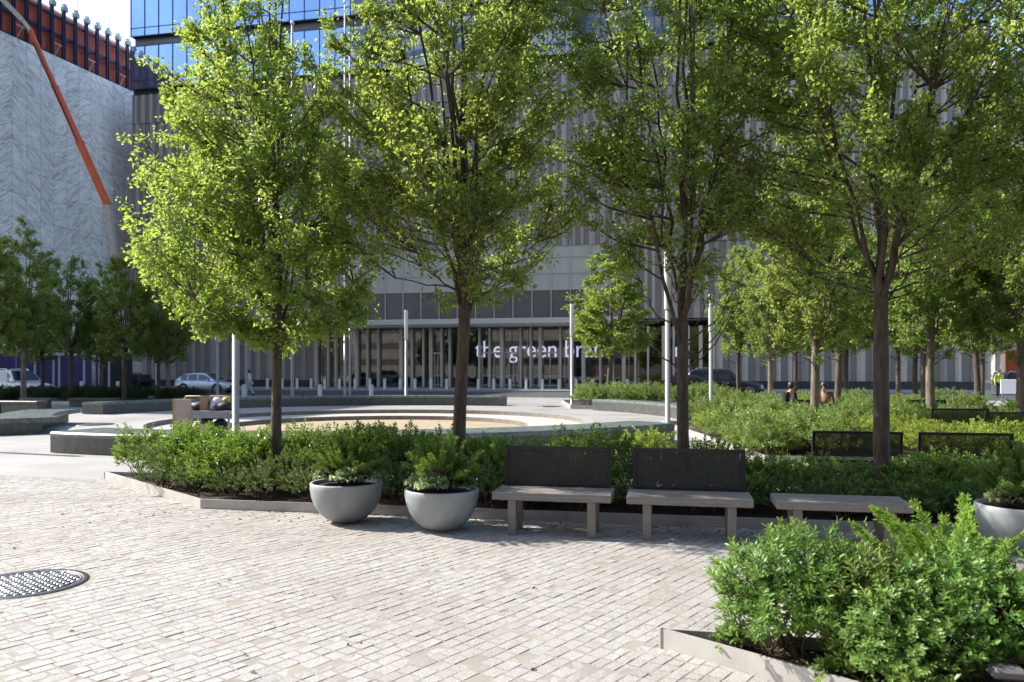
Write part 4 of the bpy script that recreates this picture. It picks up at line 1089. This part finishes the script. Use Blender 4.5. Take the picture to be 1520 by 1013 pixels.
# red truck
r = thing('truck', at(1506, 88), ca + R(75), 'orange red box truck at the far right end of the street', 'truck')
mb = MB(); mb.box((-.8, 0, 2.35), (5.2, 2.4, 2.9), bev=.06); obj('cargo_box', mb, M['orange_paint'], r)
mb = MB(); mb.box((2.7, 0, 1.55), (1.7, 2.2, 1.9), bev=.2); cb = obj('cab', mb, M['car_white'], r)
mb = MB(); mb.box((3.42, 0, 1.95), (.3, 1.9, .7), bev=.05); obj('windscreen', mb, M['car_glass'], r)
for x in (-2, 2.6):
    for s in (1, -1):
        mb = MB(); mb.tube([(x, s * .8, .48), (x, s * 1.15, .48)], .48, 20); obj('wheel', mb, M['tyre'], r)
# white board and barrier
r = thing('sign_board', at(1499, 44), GA, 'blank white board standing among plants at the right edge', 'board')
mb = MB(); mb.box((0, 0, .80), (.95, .06, .80), bev=.01); obj('panel', mb, M['white_sign'], r)
for s in (-.4, .4):
    mb = MB(); mb.box((s, .05, .42), (.05, .05, .84)); obj('leg', mb, M['steel'], r)
r = thing('crowd_barrier', at(1470, 50), GA + R(50), 'grey metal barrier by the building corner at right', 'barrier')
mb = MB()
for z in (.2, 1.08): mb.tube([(-1.2, 0, z), (1.2, 0, z)], .025, 6)
for s in (-1.2, 1.2): mb.tube([(s, 0, 0), (s, 0, 1.1)], .025, 6)
obj('frame', mb, M['steel'], r)
mb = MB()
for i in range(15): mb.tube([(-1.12 + i * .16, 0, .2), (-1.12 + i * .16, 0, 1.08)], .012, 5)
obj('bars', mb, M['steel'], r)

# ------------------------------------------------------------------ people
def skin_obj(name, joints, edges, radii, m, parent, root='pelvis', sub=2):
    ks = list(joints); idx = {k: i for i, k in enumerate(ks)}
    me = bpy.data.meshes.new(name); me.from_pydata([joints[k] for k in ks], [(idx[a], idx[b]) for a, b in edges], [])
    o = obj(name, me, None, parent)
    md = o.modifiers.new('skin', 'SKIN'); md.use_smooth_shade = True
    for i, k in enumerate(ks):
        sv = me.skin_vertices[0].data[i]; rr = radii[k]; sv.radius = rr if hasattr(rr, '__len__') else (rr, rr); sv.use_root = (k == root)
    ms = o.modifiers.new('sub', 'SUBSURF'); ms.levels = sub; ms.render_levels = sub
    me.materials.append(M[m]); return o
E_BODY = [('pelvis', 'waist'), ('waist', 'chest'), ('chest', 'neck'), ('neck', 'chin'), ('chin', 'head'), ('head', 'crown'), ('chest', 'shL'), ('shL', 'elL'), ('elL', 'wrL'), ('wrL', 'haL'), ('chest', 'shR'), ('shR', 'elR'), ('elR', 'wrR'), ('wrR', 'haR'),
          ('pelvis', 'hiL'), ('hiL', 'knL'), ('knL', 'anL'), ('anL', 'toL'), ('pelvis', 'hiR'), ('hiR', 'knR'), ('knR', 'anR'), ('anR', 'toR')]
E_BODY += [('haL', 'f%dL' % i) for i in range(5)] + [('haR', 'f%dR' % i) for i in range(5)]
RAD = dict(pelvis=(.14, .11), waist=(.125, .10), chest=(.15, .115), neck=.055, chin=(.062, .075), head=(.078, .095), crown=(.06, .07), shL=.062, shR=.062, elL=.042, elR=.042, wrL=.03, wrR=.03, haL=(.04, .022), haR=(.04, .022), hiL=.085, hiR=.085, knL=.058, knR=.058, anL=.04, anR=.04, toL=(.042, .03), toR=(.042, .03))
for s in 'LR':
    for i in range(5): RAD['f%d%s' % (i, s)] = .009
def person(label, p, yaw, pose, top, bottom, hair='hair', coat=False, extra=None):
    r = thing('person', p, yaw, label, 'person')
    J = {k: Vector(v) for k, v in pose.items()}
    for s in 'LR':
        h, w = J['ha' + s], J['wr' + s]; d = (h - w).normalized(); sd = d.cross(Vector((1, .3, .2))).normalized()
        for i in range(4): J['f%d%s' % (i, s)] = h + d * (.085 - abs(i - 1.4) * .01) + sd * (.018 * (i - 1.5)) + Vector((.012, 0, 0))
        J['f4' + s] = h + d * .02 + sd * -.06
    skin_obj('body', J, E_BODY, RAD, 'skin', r)
    def garment(name, keys, edges, grow, m, root, override={}):
        jj = {k: J[k] for k in keys}
        rr = {k: tuple(x * grow + .012 for x in (RAD[k] if hasattr(RAD[k], '__len__') else (RAD[k],) * 2)) for k in keys}; rr.update(override)
        skin_obj(name, jj, edges, rr, m, r, root)
    tk = ['pelvis', 'waist', 'chest', 'shL', 'elL', 'wrL', 'shR', 'elR', 'wrR']
    garment('coat' if coat else 'shirt', tk, [e for e in E_BODY if e[0] in tk and e[1] in tk], 1.12, top, 'chest', {'pelvis': (.2, .17)} if coat else {})
    bk = ['pelvis', 'hiL', 'knL', 'anL', 'hiR', 'knR', 'anR']
    garment('trousers', bk, [e for e in E_BODY if e[0] in bk and e[1] in bk], 1.08, bottom, 'pelvis')
    hd = J['head']; up = (J['crown'] - J['chin']).normalized()
    mb = MB(); mb.lathe([(.0, .125), (.06, .115), (.093, .07), (.102, .0), (.09, -.06), (.05, -.09)], 16); me = mb.mesh('hair')
    o = obj('hair', me, M[hair], r, hd + Vector((-.022, 0, .03)))
    mb = MB(); mb.lathe([(0, .014), (.010, .010), (.014, 0), (.010, -.01), (0, -.014)], 8)
    for s in (-1, 1):
        e = obj('eye', mb.mesh('eye'), M['trim_black'], r, hd + Vector((.088, s * .033, .0)))
        sh = MB(); a, t = J['anL' if s > 0 else 'anR'], J['toL' if s > 0 else 'toR']
        sh.tube([a + Vector((-.06, 0, -.02)), a + Vector((0, 0, -.01)), a.lerp(t, .6), t + (t - a).normalized() * .05], [.04, .055, .05, .035], 10); obj('shoe', sh, M['shoe'], r)
    mb = MB(); mb.tube([hd + Vector((.085, 0, .015)), hd + Vector((.112, 0, -.022)), hd + Vector((.09, 0, -.03))], [.008, .014, .01], 8); obj('nose', mb, M['skin'], r)
    return r
WALK = dict(pelvis=(0, 0, .92), waist=(.02, 0, 1.08), chest=(.04, 0, 1.30), neck=(.05, 0, 1.47), chin=(.075, 0, 1.53), head=(.075, 0, 1.60), crown=(.06, 0, 1.67), shL=(.04, .19, 1.40), elL=(-.10, .24, 1.14), wrL=(-.02, .25, .92), haL=(.03, .25, .84), shR=(.04, -.19, 1.40), elR=(.08, -.24, 1.13), wrR=(.24, -.22, .96), haR=(.31, -.21, .91),
            hiL=(0, .10, .86), knL=(.17, .10, .48), anL=(.25, .10, .09), toL=(.40, .11, .05), hiR=(0, -.10, .86), knR=(.02, -.10, .46), anR=(-.27, -.10, .13), toR=(-.16, -.10, .04))
SIT = dict(pelvis=(0, 0, .53), waist=(.0, 0, .70), chest=(.03, 0, .92), neck=(.06, 0, 1.08), chin=(.10, 0, 1.13), head=(.11, 0, 1.20), crown=(.10, 0, 1.27), shL=(.03, .18, 1.01), elL=(.08, .22, .75), wrL=(.30, .12, .70), haL=(.38, .08, .71), shR=(.03, -.18, 1.01), elR=(.08, -.22, .75), wrR=(.30, -.12, .70), haR=(.38, -.08, .71),
           hiL=(.03, .10, .52), knL=(.45, .11, .50), anL=(.45, .11, .09), toL=(.60, .12, .04), hiR=(.03, -.10, .52), knR=(.45, -.11, .50), anR=(.47, -.11, .09), toR=(.62, -.12, .04))
STAND = {k: Vector(v) for k, v in WALK.items()}
STAND.update(knL=(.03, .1, .48), anL=(.0, .1, .09), toL=(.15, .11, .04), knR=(.03, -.1, .48), anR=(0, -.1, .09), toR=(.15, -.11, .04), elR=(0, -.25, 1.14), wrR=(.06, -.25, .92), haR=(.08, -.25, .84))
person('person in a long pale coat walking left across the plaza', at(371, 53), math.pi - R(8), WALK, 'cloth_pale', 'cloth_grey', coat=True)
person('person in dark clothes sitting among the shrubs at right', at(1169, 22.3) + Vector((0, -.1, .04)), R(-60), SIT, 'cloth_black', 'cloth_black')
person('person in a brown jacket sitting behind a slender tree trunk', at(1222, 22.0) + Vector((0, -.1, .04)), R(-120), SIT, 'cloth_brown', 'cloth_black')
person('person in a bright yellow green safety jacket by the street at right', at(1483, 49), R(-100), STAND, 'cloth_hivis', 'cloth_black')

# ------------------------------------------------------------------ cart with belongings at the fountain's near edge
cp_ = at(303, 19.6)
kd = 19.6 / F
def cx_(px): return (px - 303) * kd
r = thing('work_table', cp_, 0, 'grey metal work table standing on the fountain rim by the lamp post', 'table')
mb = MB(); mb.box((.26, 0, .70), (.98, .62, .04), bev=.008); obj('tabletop', mb, M['table_grey'], r)
for x in (-.18, .70):
    for y in (-.26, .26):
        mb = MB(); mb.box((x, y, .34), (.045, .045, .68)); obj('leg', mb, M['table_grey'], r)
mb = MB(); mb.box((.26, -.29, .60), (.84, .03, .12)); obj('apron', mb, M['table_grey'], r)
mb = MB(); mb.box((.26, .0, .18), (.84, .5, .025)); obj('lower_shelf', mb, M['table_grey'], r)
r = thing('board_panel', cp_ + Vector((cx_(276), -.18, 0)), R(8), 'pale upright board edged with yellow tape beside the work table', 'board')
mb = MB(); mb.box((0, 0, .50), (.40, .05, 1.0), bev=.006); obj('panel', mb, M['cardboard'], r)
mb = MB(); mb.box((-.215, 0, .50), (.03, .07, 1.02)); obj('yellow_edge', mb, M['yellow_paint'], r)
r = thing('yellow_rail', cp_, 0, 'yellow tubular rail framing the top of the work table', 'rail')
mb = MB(); mb.tube([(cx_(266), .32, 0), (cx_(265), .32, .98), (cx_(268), .32, 1.05), (cx_(330), .32, 1.05), (cx_(342), .32, 1.0), (cx_(343), .32, 0)], .02, 8); obj('tube', mb, M['yellow_paint'], r)
def bag(name, c, s, m, label, cat, sq=.0, seed=1):
    rd = random.Random(seed); prof = [(.0, 0), (.42, .0), (.5, .12), (.52, .4), (.44, .72), (.22, .9), (.08, .95), (.0, .96)]
    if sq: prof = [(.0, 0), (.52, 0), (.53, .05), (.53, .95), (.49, 1.0), (.47, .96), (.45, .6), (0, .6)]
    mb = MB(); mb.lathe(prof, 16 if not sq else 4); me = mb.mesh(name)
    for v in me.vertices:
        k = 1 + (.16 * math.sin(v.co.x * 9 + seed) * math.cos(v.co.z * 7 + seed * 2) if not sq else rd.uniform(-.03, .03))
        v.co = Vector((v.co.x * s[0] * k, v.co.y * s[1] * k, v.co.z * s[2]))
    if sq: me.polygons.foreach_set('use_smooth', [False] * len(me.polygons))
    o = obj(name, me, M[m], None, c); o.rotation_euler.z = rd.uniform(-.4, .4) + (R(45) if sq else 0)
    return tag(o, label, cat)
tz = .722
bag('bag', cp_ + Vector((cx_(294), .05, tz)), (.42, .4, .22), 'bag_black', 'low black bag on the left end of the work table', 'bag', seed=4)
bag('paper_bag', cp_ + Vector((cx_(307), -.1, tz)), (.26, .2, .36), 'paper_bag', 'brown paper bag standing on the work table', 'paper bag', 1, 2)
bag('bag', cp_ + Vector((cx_(321), .02, tz)), (.34, .4, .33), 'bag_white', 'crumpled white plastic bag in the middle of the work table', 'bag', seed=6)
bag('bag', cp_ + Vector((cx_(333), -.05, tz)), (.5, .4, .22), 'bag_black', 'black bag sagging on the right end of the work table', 'bag', seed=9)
bag('yellow_bag', cp_ + Vector((cx_(335), .05, tz + .19)), (.2, .2, .14), 'yellow_paint', 'small yellow bag on top of the black bag', 'bag', seed=3)
bag('carton', cp_ + Vector((cx_(309), -.12, .0)), (.42, .36, .40), 'cardboard', 'grey brown carton on the ground under the work table', 'carton', 1, 5)
bag('bag', cp_ + Vector((cx_(309), -.1, .37)), (.3, .3, .24), 'bag_black', 'black bag stuffed in the carton under the table', 'bag', seed=12)
bag('bag', cp_ + Vector((cx_(329), -.05, .0)), (.42, .4, .55), 'bag_black', 'tall dark sack leaning under the right side of the table', 'sack', seed=15)
bag('bucket', cp_ + Vector((cx_(341), -.2, .0)), (.26, .26, .32), 'yellow_paint', 'yellow bucket on the ground at the right table leg', 'bucket', seed=17)
# ------------------------------------------------------------------ trees
PROF = [(0, .35), (.08, .72), (.2, .95), (.38, 1.0), (.6, .85), (.8, .58), (.93, .33), (1, .1)]
PROF1 = [(0, .4), (.08, .8), (.2, 1.0), (.4, .98), (.57, .86), (.7, .58), (.8, .44), (1, .12)]
PROF3 = [(0, .25), (.1, .6), (.2, .92), (.32, 1.0), (.5, .92), (.7, .74), (.88, .52), (1, .15)]
PROF2 = [(0, .25), (.1, .6), (.25, .92), (.45, 1.0), (.7, .85), (.88, .55), (1, .15)]
g4 = 'front row of trees in the big planting bed'
t1 = tree_meshes('pear_a', 11, 8.0, 1.68, 2.25, 2.0, .078, 56000, .064, PROF1, (.004, 0), asym=(-.28, 0), sparse=.05, sidebr=340, n_in=4)
make_tree(t1, (-3.25, 10.95, 0), 'sunlit tree leftmost in the front row, crown over the far lamp posts', g4, 'leaf_pear', 'bark')
t2 = tree_meshes('pear_b', 23, 8.6, 1.92, 2.3, 2.35, .092, 50000, .063, PROF3, (0, 0), asym=(-.16, 0), sparse=.1, sidebr=300, lat=.45, lowsparse=.6, n_in=4)
make_tree(t2, (-.65, 10.4, 0), 'front row tree rising behind the planter bowl and first bench', g4, 'leaf_pear', 'bark')
t3 = tree_meshes('pear_c', 37, 8.4, 1.36, 2.05, 2.45, .08, 29000, .062, PROF2, (.0, 0), asym=(-.25, 0), sparse=.1, sidebr=250, lowsparse=.6, n_in=3)
make_tree(t3, (2.12, 9.83, 0), 'front row tree behind the second bench, beside a lamp post', g4, 'leaf_pear', 'bark')
t4 = tree_meshes('pear_d', 41, 8.4, 2.12, 2.5, 2.45, .098, 58000, .061, PROF2, (-.004, 0), asym=(-.22, 0), sparse=.05, nlead=8, sidebr=340, lowsparse=.5, n_in=3)
make_tree(t4, (4.37, 9.4, 0), 'thickest dark trunked tree in front of the far mesh benches', g4, 'leaf_pear', 'bark')
t5 = make_tree(t2, (7.05, 8.95, 0), 'tree at the right edge of the front row with its trunk out of view', g4, 'leaf_pear_shaded', 'bark', rz=2.2)
bgA = tree_meshes('pear_e', 51, 8.6, 1.75, 2.2, 2.0, .125, 26000, .10, PROF2, sidebr=190)
bgB = tree_meshes('pear_f', 57, 8.2, 1.65, 2.3, 2.2, .115, 25000, .10, PROF, sidebr=190)
bgC = tree_meshes('pear_g', 63, 7.6, 1.5, 2.4, 2.3, .11, 22000, .10, PROF2, sidebr=160)
gr = 'young trees in the right hand grove'
rt = [(906, 43.5, bgB, 'bright small tree alone beside the lobby doors, left of the third trunk', 1.0),
      (1097, 38, bgC, 'tree growing right in front of the dark sport utility car', 1.0),
      (1143, 34, bgA, 'pale trunked tree just past the nose of the dark car', .95),
      (1180, 41, bgC, 'thin tree between the dark car and the seated people', 1.0),
      (1210, 19.5, bgA, 'pale leaning trunk tree beside the seated people', .92),
      (1244, 26, bgB, 'thick pale trunk tree just right of the brown jacketed person', .98),
      (1257, 33, bgC, 'slim dark trunk half hidden by the thick pale trunk', 1.0),
      (1333, 36, bgC, 'slim tree just right of the thickest dark trunk', 1.0),
      (1360, 32, bgB, 'slim tree left of the paired trunks at right', .98),
      (1371, 25, bgC, 'narrower one of the two trunks standing close together', 1.05),
      (1383, 21.5, bgA, 'wider one of the two trunks standing close together', 1.0),
      (1448, 27, bgB, 'tree before the corner of the striped wall at right', 1.0),
      (1458, 38, bgC, 'thin far tree at the very corner of the striped wall', 1.0),
      (1514, 20.5, bgA, 'tree cut by the right edge beside the white board', .98)]
for i, (px, d, tm, lb, s) in enumerate(rt):
    tt_ = make_tree(tm, at(px, d, .03), lb, gr, 'leaf_pear_far' if i % 3 else 'leaf_pear', 'bark_pale' if i in (2, 4, 5, 9, 10) else 'bark', rz=i * 1.3, scale=s)
    if i == 0: tt_.scale = (1.5, 1.5, 1.04)
gl_ = 'shaded row of trees on the left'
lt = [(36, 38, bgA, 'largest shaded tree at the far left, in front of the white car', 1.02), (62, 43, bgB, 'slim shaded trunk just right of the white car', .95), (105, 41, bgC, 'shaded tree before the purple hoarding, second group', 1.0),
      (186, 40, bgB, 'tallest tree of the shaded group before the marble wall corner', .98), (236, 44, bgC, 'slender shaded tree with a short white post beside it', .95), (250, 41, bgA, 'rightmost shaded tree left of the silver hatchback', .86), (-14, 36, bgB, 'shaded tree cut by the left edge of the view', 1.0), (150, 46, bgA, 'shaded tree farther back, crown between two nearer ones', .9)]
for i, (px, d, tm, lb, s) in enumerate(lt):
    make_tree(tm, at(px, d, .03), lb, gl_, 'leaf_pear_shaded', 'bark', rz=i * 1.7 + .5, scale=s)

# ------------------------------------------------------------------ shrubs
rd = random.Random(77)
lau = [shrub_meshes('laurel', 100 + i, .40, .40, .74, 200, 10, .074, .42, stems=12, irregular=.22) for i in range(3)]
aza = [shrub_meshes('azalea', 110 + i, .38, .36, .52, 240, 11, .042, .42, stems=12) for i in range(2)]
spi = shrub_meshes('spirea', 120, .36, .36, .60, 220, 11, .042, .42, stems=10)
rho = [shrub_meshes('rhododendron', 130 + i, .42, .40, .80 - .06 * i, 820, 12, .062, .31, zbase=.10, full=True, stems=22, stem_r=.0055, upright=.7, ulow=-.55) for i in range(2)]
rho2 = [shrub_meshes('broadleaf', 140 + i, .42, .40, .78, 560, 11, .060, .42, zbase=.08, full=True, stems=14, stem_r=.006, upright=.45, ulow=-.5) for i in range(2)]
low = shrub_meshes('low_rosette', 150, .20, .18, .24, 40, 10, .06, .46, zbase=.02, full=True, stems=6)
blu = [shrub_meshes('bluegreen', 160 + i, .62, .55, 1.0, 210, 10, .12, .34, stems=8) for i in range(2)]
lim = [shrub_meshes('lime', 170 + i, .55, .5, .62, 190, 10, .085, .5, stems=6, upright=.3) for i in range(2)]

gh = 'leafy shrubs packed in the big planting bed'
dirx = ex
k = 0
x = -5.9
tr_pos = [(-3.25, 10.95), (-.65, 10.4), (2.12, 9.83), (4.37, 9.4)]
while x < 8.6:
    for row in range(5):
        f = [.14, .36, .58, .78, .93][row]
        xx = x + (row % 2) * .27 + rd.uniform(-.09, .09)
        y0 = fl(xx) if xx > -3.83 else 9.8 - 1.05 * (xx + 3.83)
        y1 = bl(xx)
        if y1 - y0 < .5 and row not in (1, 3): continue
        wdt = y1 - y0
        yy = y0 + wdt * f + rd.uniform(-.08, .08)
        if wdt < 1.2 and row % 2 == 0: continue
        if xx < -5.3 and row < 2: continue
        if min(math.hypot(xx - a, yy - b) for a, b in tr_pos) < .12: yy += .2
        s = rd.uniform(.80, 1.18)
        if row == 0 or (row == 1 and rd.random() < .45):
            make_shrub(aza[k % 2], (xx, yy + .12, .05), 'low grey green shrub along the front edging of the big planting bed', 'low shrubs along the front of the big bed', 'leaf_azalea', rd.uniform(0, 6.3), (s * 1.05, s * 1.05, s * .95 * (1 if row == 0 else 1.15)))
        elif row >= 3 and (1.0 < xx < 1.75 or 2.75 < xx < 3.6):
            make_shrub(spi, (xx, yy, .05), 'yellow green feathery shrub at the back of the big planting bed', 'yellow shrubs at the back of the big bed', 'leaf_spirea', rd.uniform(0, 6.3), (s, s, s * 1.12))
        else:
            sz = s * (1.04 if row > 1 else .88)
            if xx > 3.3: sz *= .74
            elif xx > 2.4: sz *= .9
            make_shrub(lau[k % 3], (xx, yy, .05), 'laurel shrub behind the benches with shade put into its leaf colour' if xx > 1.2 else 'bright green laurel shrub packed in the sunny half of the big planting bed', 'dark shrubs behind the benches' if xx > 1.2 else gh, 'leaf_laurel_shaded' if xx > 1.2 else 'leaf_laurel', rd.uniform(0, 6.3), (s * 1.02, s * 1.02, sz))
        k += 1
    x += .56
# foreground bed
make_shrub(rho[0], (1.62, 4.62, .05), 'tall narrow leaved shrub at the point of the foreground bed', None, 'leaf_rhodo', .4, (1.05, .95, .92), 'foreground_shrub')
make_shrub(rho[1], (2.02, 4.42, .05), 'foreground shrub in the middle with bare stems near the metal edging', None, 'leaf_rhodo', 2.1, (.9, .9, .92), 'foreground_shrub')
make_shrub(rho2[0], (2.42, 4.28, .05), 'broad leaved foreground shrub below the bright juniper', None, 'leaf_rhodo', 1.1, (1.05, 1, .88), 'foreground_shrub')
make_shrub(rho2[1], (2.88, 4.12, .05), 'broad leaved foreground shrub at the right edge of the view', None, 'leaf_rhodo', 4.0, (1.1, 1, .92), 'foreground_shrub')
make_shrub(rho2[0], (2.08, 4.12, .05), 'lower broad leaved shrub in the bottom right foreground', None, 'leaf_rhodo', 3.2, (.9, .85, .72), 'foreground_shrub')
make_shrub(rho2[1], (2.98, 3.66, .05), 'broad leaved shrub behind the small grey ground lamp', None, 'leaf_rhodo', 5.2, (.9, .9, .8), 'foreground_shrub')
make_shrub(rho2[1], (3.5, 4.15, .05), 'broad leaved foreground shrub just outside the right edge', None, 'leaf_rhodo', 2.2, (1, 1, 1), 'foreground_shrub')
for i, (x, y, s, lb) in enumerate(((1.30, 4.72, .8, 'small leaf rosette just inside the sharp edging corner'), (1.72, 4.22, .9, 'small leaf rosette under the tall foreground shrub'), (1.98, 3.98, 1.1, 'leaf rosette near the bottom edge by the metal plate'), (2.02, 3.74, 1.1, 'low leaf rosette at the bottom edge of the view'))):
    make_shrub(low, (x, y, .04), lb, 'low leaf rosettes in the foreground bed', 'leaf_rhodo', i * 1.4, s, 'leaf_rosette', cat='plant')
jm = juniper_meshes('juniper_big', 7, 56, .66, .30, 64, .0085, (.2, .98))
j = thing('juniper', (2.58, 4.76, .36), 0, 'bright green feathery juniper spreading above the foreground shrubs', 'plant')
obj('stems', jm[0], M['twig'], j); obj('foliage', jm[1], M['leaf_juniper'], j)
mb = MB(); mb.tube([(0, 0, -.36), (.02, 0, .02)], .018, 6); obj('trunk', mb, M['twig'], j)
r = thing('ground_lamp', (2.36, 3.80, .09), R(-12), 'small flat grey ground lamp among leaves at the bottom right corner', 'ground lamp')
mb = MB(); mb.box((0, 0, .17), (.15, .11, .05), bev=.012); obj('housing', mb, M['bench_leg'], r)
mb = MB(); mb.tube([(0, 0, -.14), (0, 0, .15)], .018, 8); obj('stake', mb, M['trim_black'], r)

def scatter(meshes, x0, x1, y0, y1, n, label, group, leaf, smin=.85, smax=1.15, seed=1, zs=1.0):
    q = random.Random(seed); m = max(1, int(math.sqrt(n * (x1 - x0) / (y1 - y0)))); rows = max(1, round(n / m))
    for i in range(m):
        for jj in range(rows):
            x = x0 + (x1 - x0) * (i + .5 + q.uniform(-.35, .35)) / m; y = y0 + (y1 - y0) * (jj + .5 + q.uniform(-.35, .35)) / rows + SL * x
            s = q.uniform(smin, smax); make_shrub(q.choice(meshes), (x, y, .03), label, group, leaf, q.uniform(0, 6.3), (s, s, s * zs))
def mass(name, meshes, x0, x1, y0, y1, n, leaf, smin, smax, seed, zs=1.0):
    """ground cover nobody could count: one object"""
    q = random.Random(seed); C_, Tn, Fc = [], [], []; base = 0
    src = []
    for sm in meshes:
        me = sm[1]; c = np.empty(len(me.vertices) * 3, np.float32); me.vertices.foreach_get('co', c); f = np.empty(len(me.polygons) * 3, np.int32); me.loops.foreach_get('vertex_index', f); tn = np.empty(len(me.vertices), np.float32); me.attributes['tint'].data.foreach_get('value', tn)
        src.append((c.reshape(-1, 3), f.reshape(-1, 3), tn))
    for i in range(n):
        c, f, tn = q.choice(src); a = q.uniform(0, 6.28); s = q.uniform(smin, smax); x = q.uniform(x0, x1); y = q.uniform(y0, y1) + SL * x
        rot = np.array([[math.cos(a), -math.sin(a), 0], [math.sin(a), math.cos(a), 0], [0, 0, zs]]) * s
        C_.append(c @ rot.T + np.array([x, y, .03])); Fc.append(f + base); Tn.append(np.clip(tn + q.uniform(-.15, .15), 0, 1)); base += len(c)
    me = fastmesh(name, np.concatenate(C_), np.concatenate(Fc), 3, {'tint': np.concatenate(Tn)})
    tag(obj(name, me, M[leaf]), kind='stuff')
# lime ground planting beyond the far benches, the grey green hedges, shaded beds
scatter(lim, 4.9, 13.5, 16.0, 21.5, 64, 'lime green shrub in the sunlit bed behind the mesh benches', 'lime green shrubs in the sunlit bed', 'leaf_lime', seed=3)
scatter(blu, 4.5, 6.6, 15.8, 19, 10, 'tall grey green shrub at the left end of the sunlit bed', 'tall grey green shrubs at the left of the sunlit bed', 'leaf_bluegreen', .8, 1.0, seed=4)
scatter(blu, 5.2, 12.5, 21.8, 25.0, 34, 'light green shrub around the seated people', 'light green shrubs around the seated people', 'leaf_bluegreen', .72, .92, seed=5)
scatter(blu, 3.2, 9.5, 36.6, 39.5, 22, 'grey green hedge shrub in front of the dark parked cars', 'grey green hedge by the dark cars', 'leaf_bluegreen', .95, 1.15, seed=6)
scatter(blu, 7.6, 16, 29.0, 31.5, 28, 'pale grey green shrub below the lamp post by the dark cars', 'pale grey green shrubs below the lamp post', 'leaf_bluegreen', .8, 1.0, seed=7)
scatter(lim, 13.5, 20, 21.5, 25.3, 30, 'shaded green shrub near the striped wall corner', 'shaded shrubs near the striped wall corner', 'leaf_laurel', seed=8)
mass('ground_cover', lim, 16.5, 24, 28.5, 33.5, 50, 'leaf_laurel', .9, 1.2, 9)
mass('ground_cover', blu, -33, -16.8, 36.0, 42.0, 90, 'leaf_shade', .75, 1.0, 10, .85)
scatter(lim, 1.3, 3.4, 13.6, 14.6, 1, 'small green shrub in the path between the planting beds', None, 'leaf_laurel', seed=12)

def litter():
    """dry fallen leaves lying on the setts and along the edging"""
    q = np.random.default_rng(9); n = 260
    x = q.uniform(-5.5, 4.5, n); y = np.where(q.random(n) < .7, 9.8 - .194 * (x + 3.83) - .05 - np.abs(q.normal(0, .45, n)), q.uniform(3.2, 9, n))
    pos = np.stack([x, y, np.full(n, .006)], 1); a = q.uniform(0, 6.28, n)
    ax_ = np.stack([np.cos(a), np.sin(a), q.normal(0, .08, n)], 1); nr = np.tile([0, 0, 1.0], (n, 1)) + q.normal(0, .2, (n, 3))
    ln = q.uniform(.02, .05, n)
    tag(obj('fallen_leaves', leaf_quads('fallen_leaves', pos, ax_, nr, ln, ln * .6, q.random(n)), M['cloth_brown']), kind='stuff')
litter()
# ------------------------------------------------------------------ light, sky, camera
AZ, EL = 20.0, 38.0                       # sun: from the left and a little behind the scene
sd = Vector((-math.cos(R(AZ)) * math.cos(R(EL)), math.sin(R(AZ)) * math.cos(R(EL)), math.sin(R(EL))))
sun = bpy.data.lights.new('sun', 'SUN'); sun.energy = 4.8; sun.angle = R(.55); sun.color = (1.0, .945, .86)
so = bpy.data.objects.new('sun', sun); COL.objects.link(so); so.rotation_euler = (-sd).to_track_quat('-Z', 'Y').to_euler()
w = bpy.data.worlds.new('World'); scene.world = w; w.use_nodes = True
nt = w.node_tree; bg = nt.nodes['Background']
sky = nt.nodes.new('ShaderNodeTexSky'); sky.sky_type = 'NISHITA'; sky.sun_disc = False; sky.sun_elevation = R(EL)
sky.sun_rotation = math.atan2(sd.x, sd.y); sky.air_density = 1.0; sky.dust_density = .9; sky.ozone_density = 1.0
nt.links.new(sky.outputs[0], bg.inputs[0]); bg.inputs[1].default_value = .15
cam = bpy.data.cameras.new('camera'); co = bpy.data.objects.new('camera', cam); COL.objects.link(co)
cam.sensor_width = 36; cam.lens = 28; cam.shift_y = (CY - 506.5) / 1520; cam.clip_end = 6000; cam.clip_start = .05
co.location = (0, 0, H0); co.rotation_euler = (R(90), 0, 0)
cam.dof.use_dof = True; cam.dof.focus_distance = 8.6; cam.dof.aperture_fstop = 2.8
scene.camera = co
vs = scene.view_settings; vs.view_transform = 'Standard'; vs.look = 'None'; vs.gamma = 1; vs.exposure = 1.28
scene.render.engine = 'CYCLES'
scene.cycles.max_bounces = 10; scene.cycles.diffuse_bounces = 6; scene.cycles.transparent_max_bounces = 16; scene.cycles.use_denoising = True
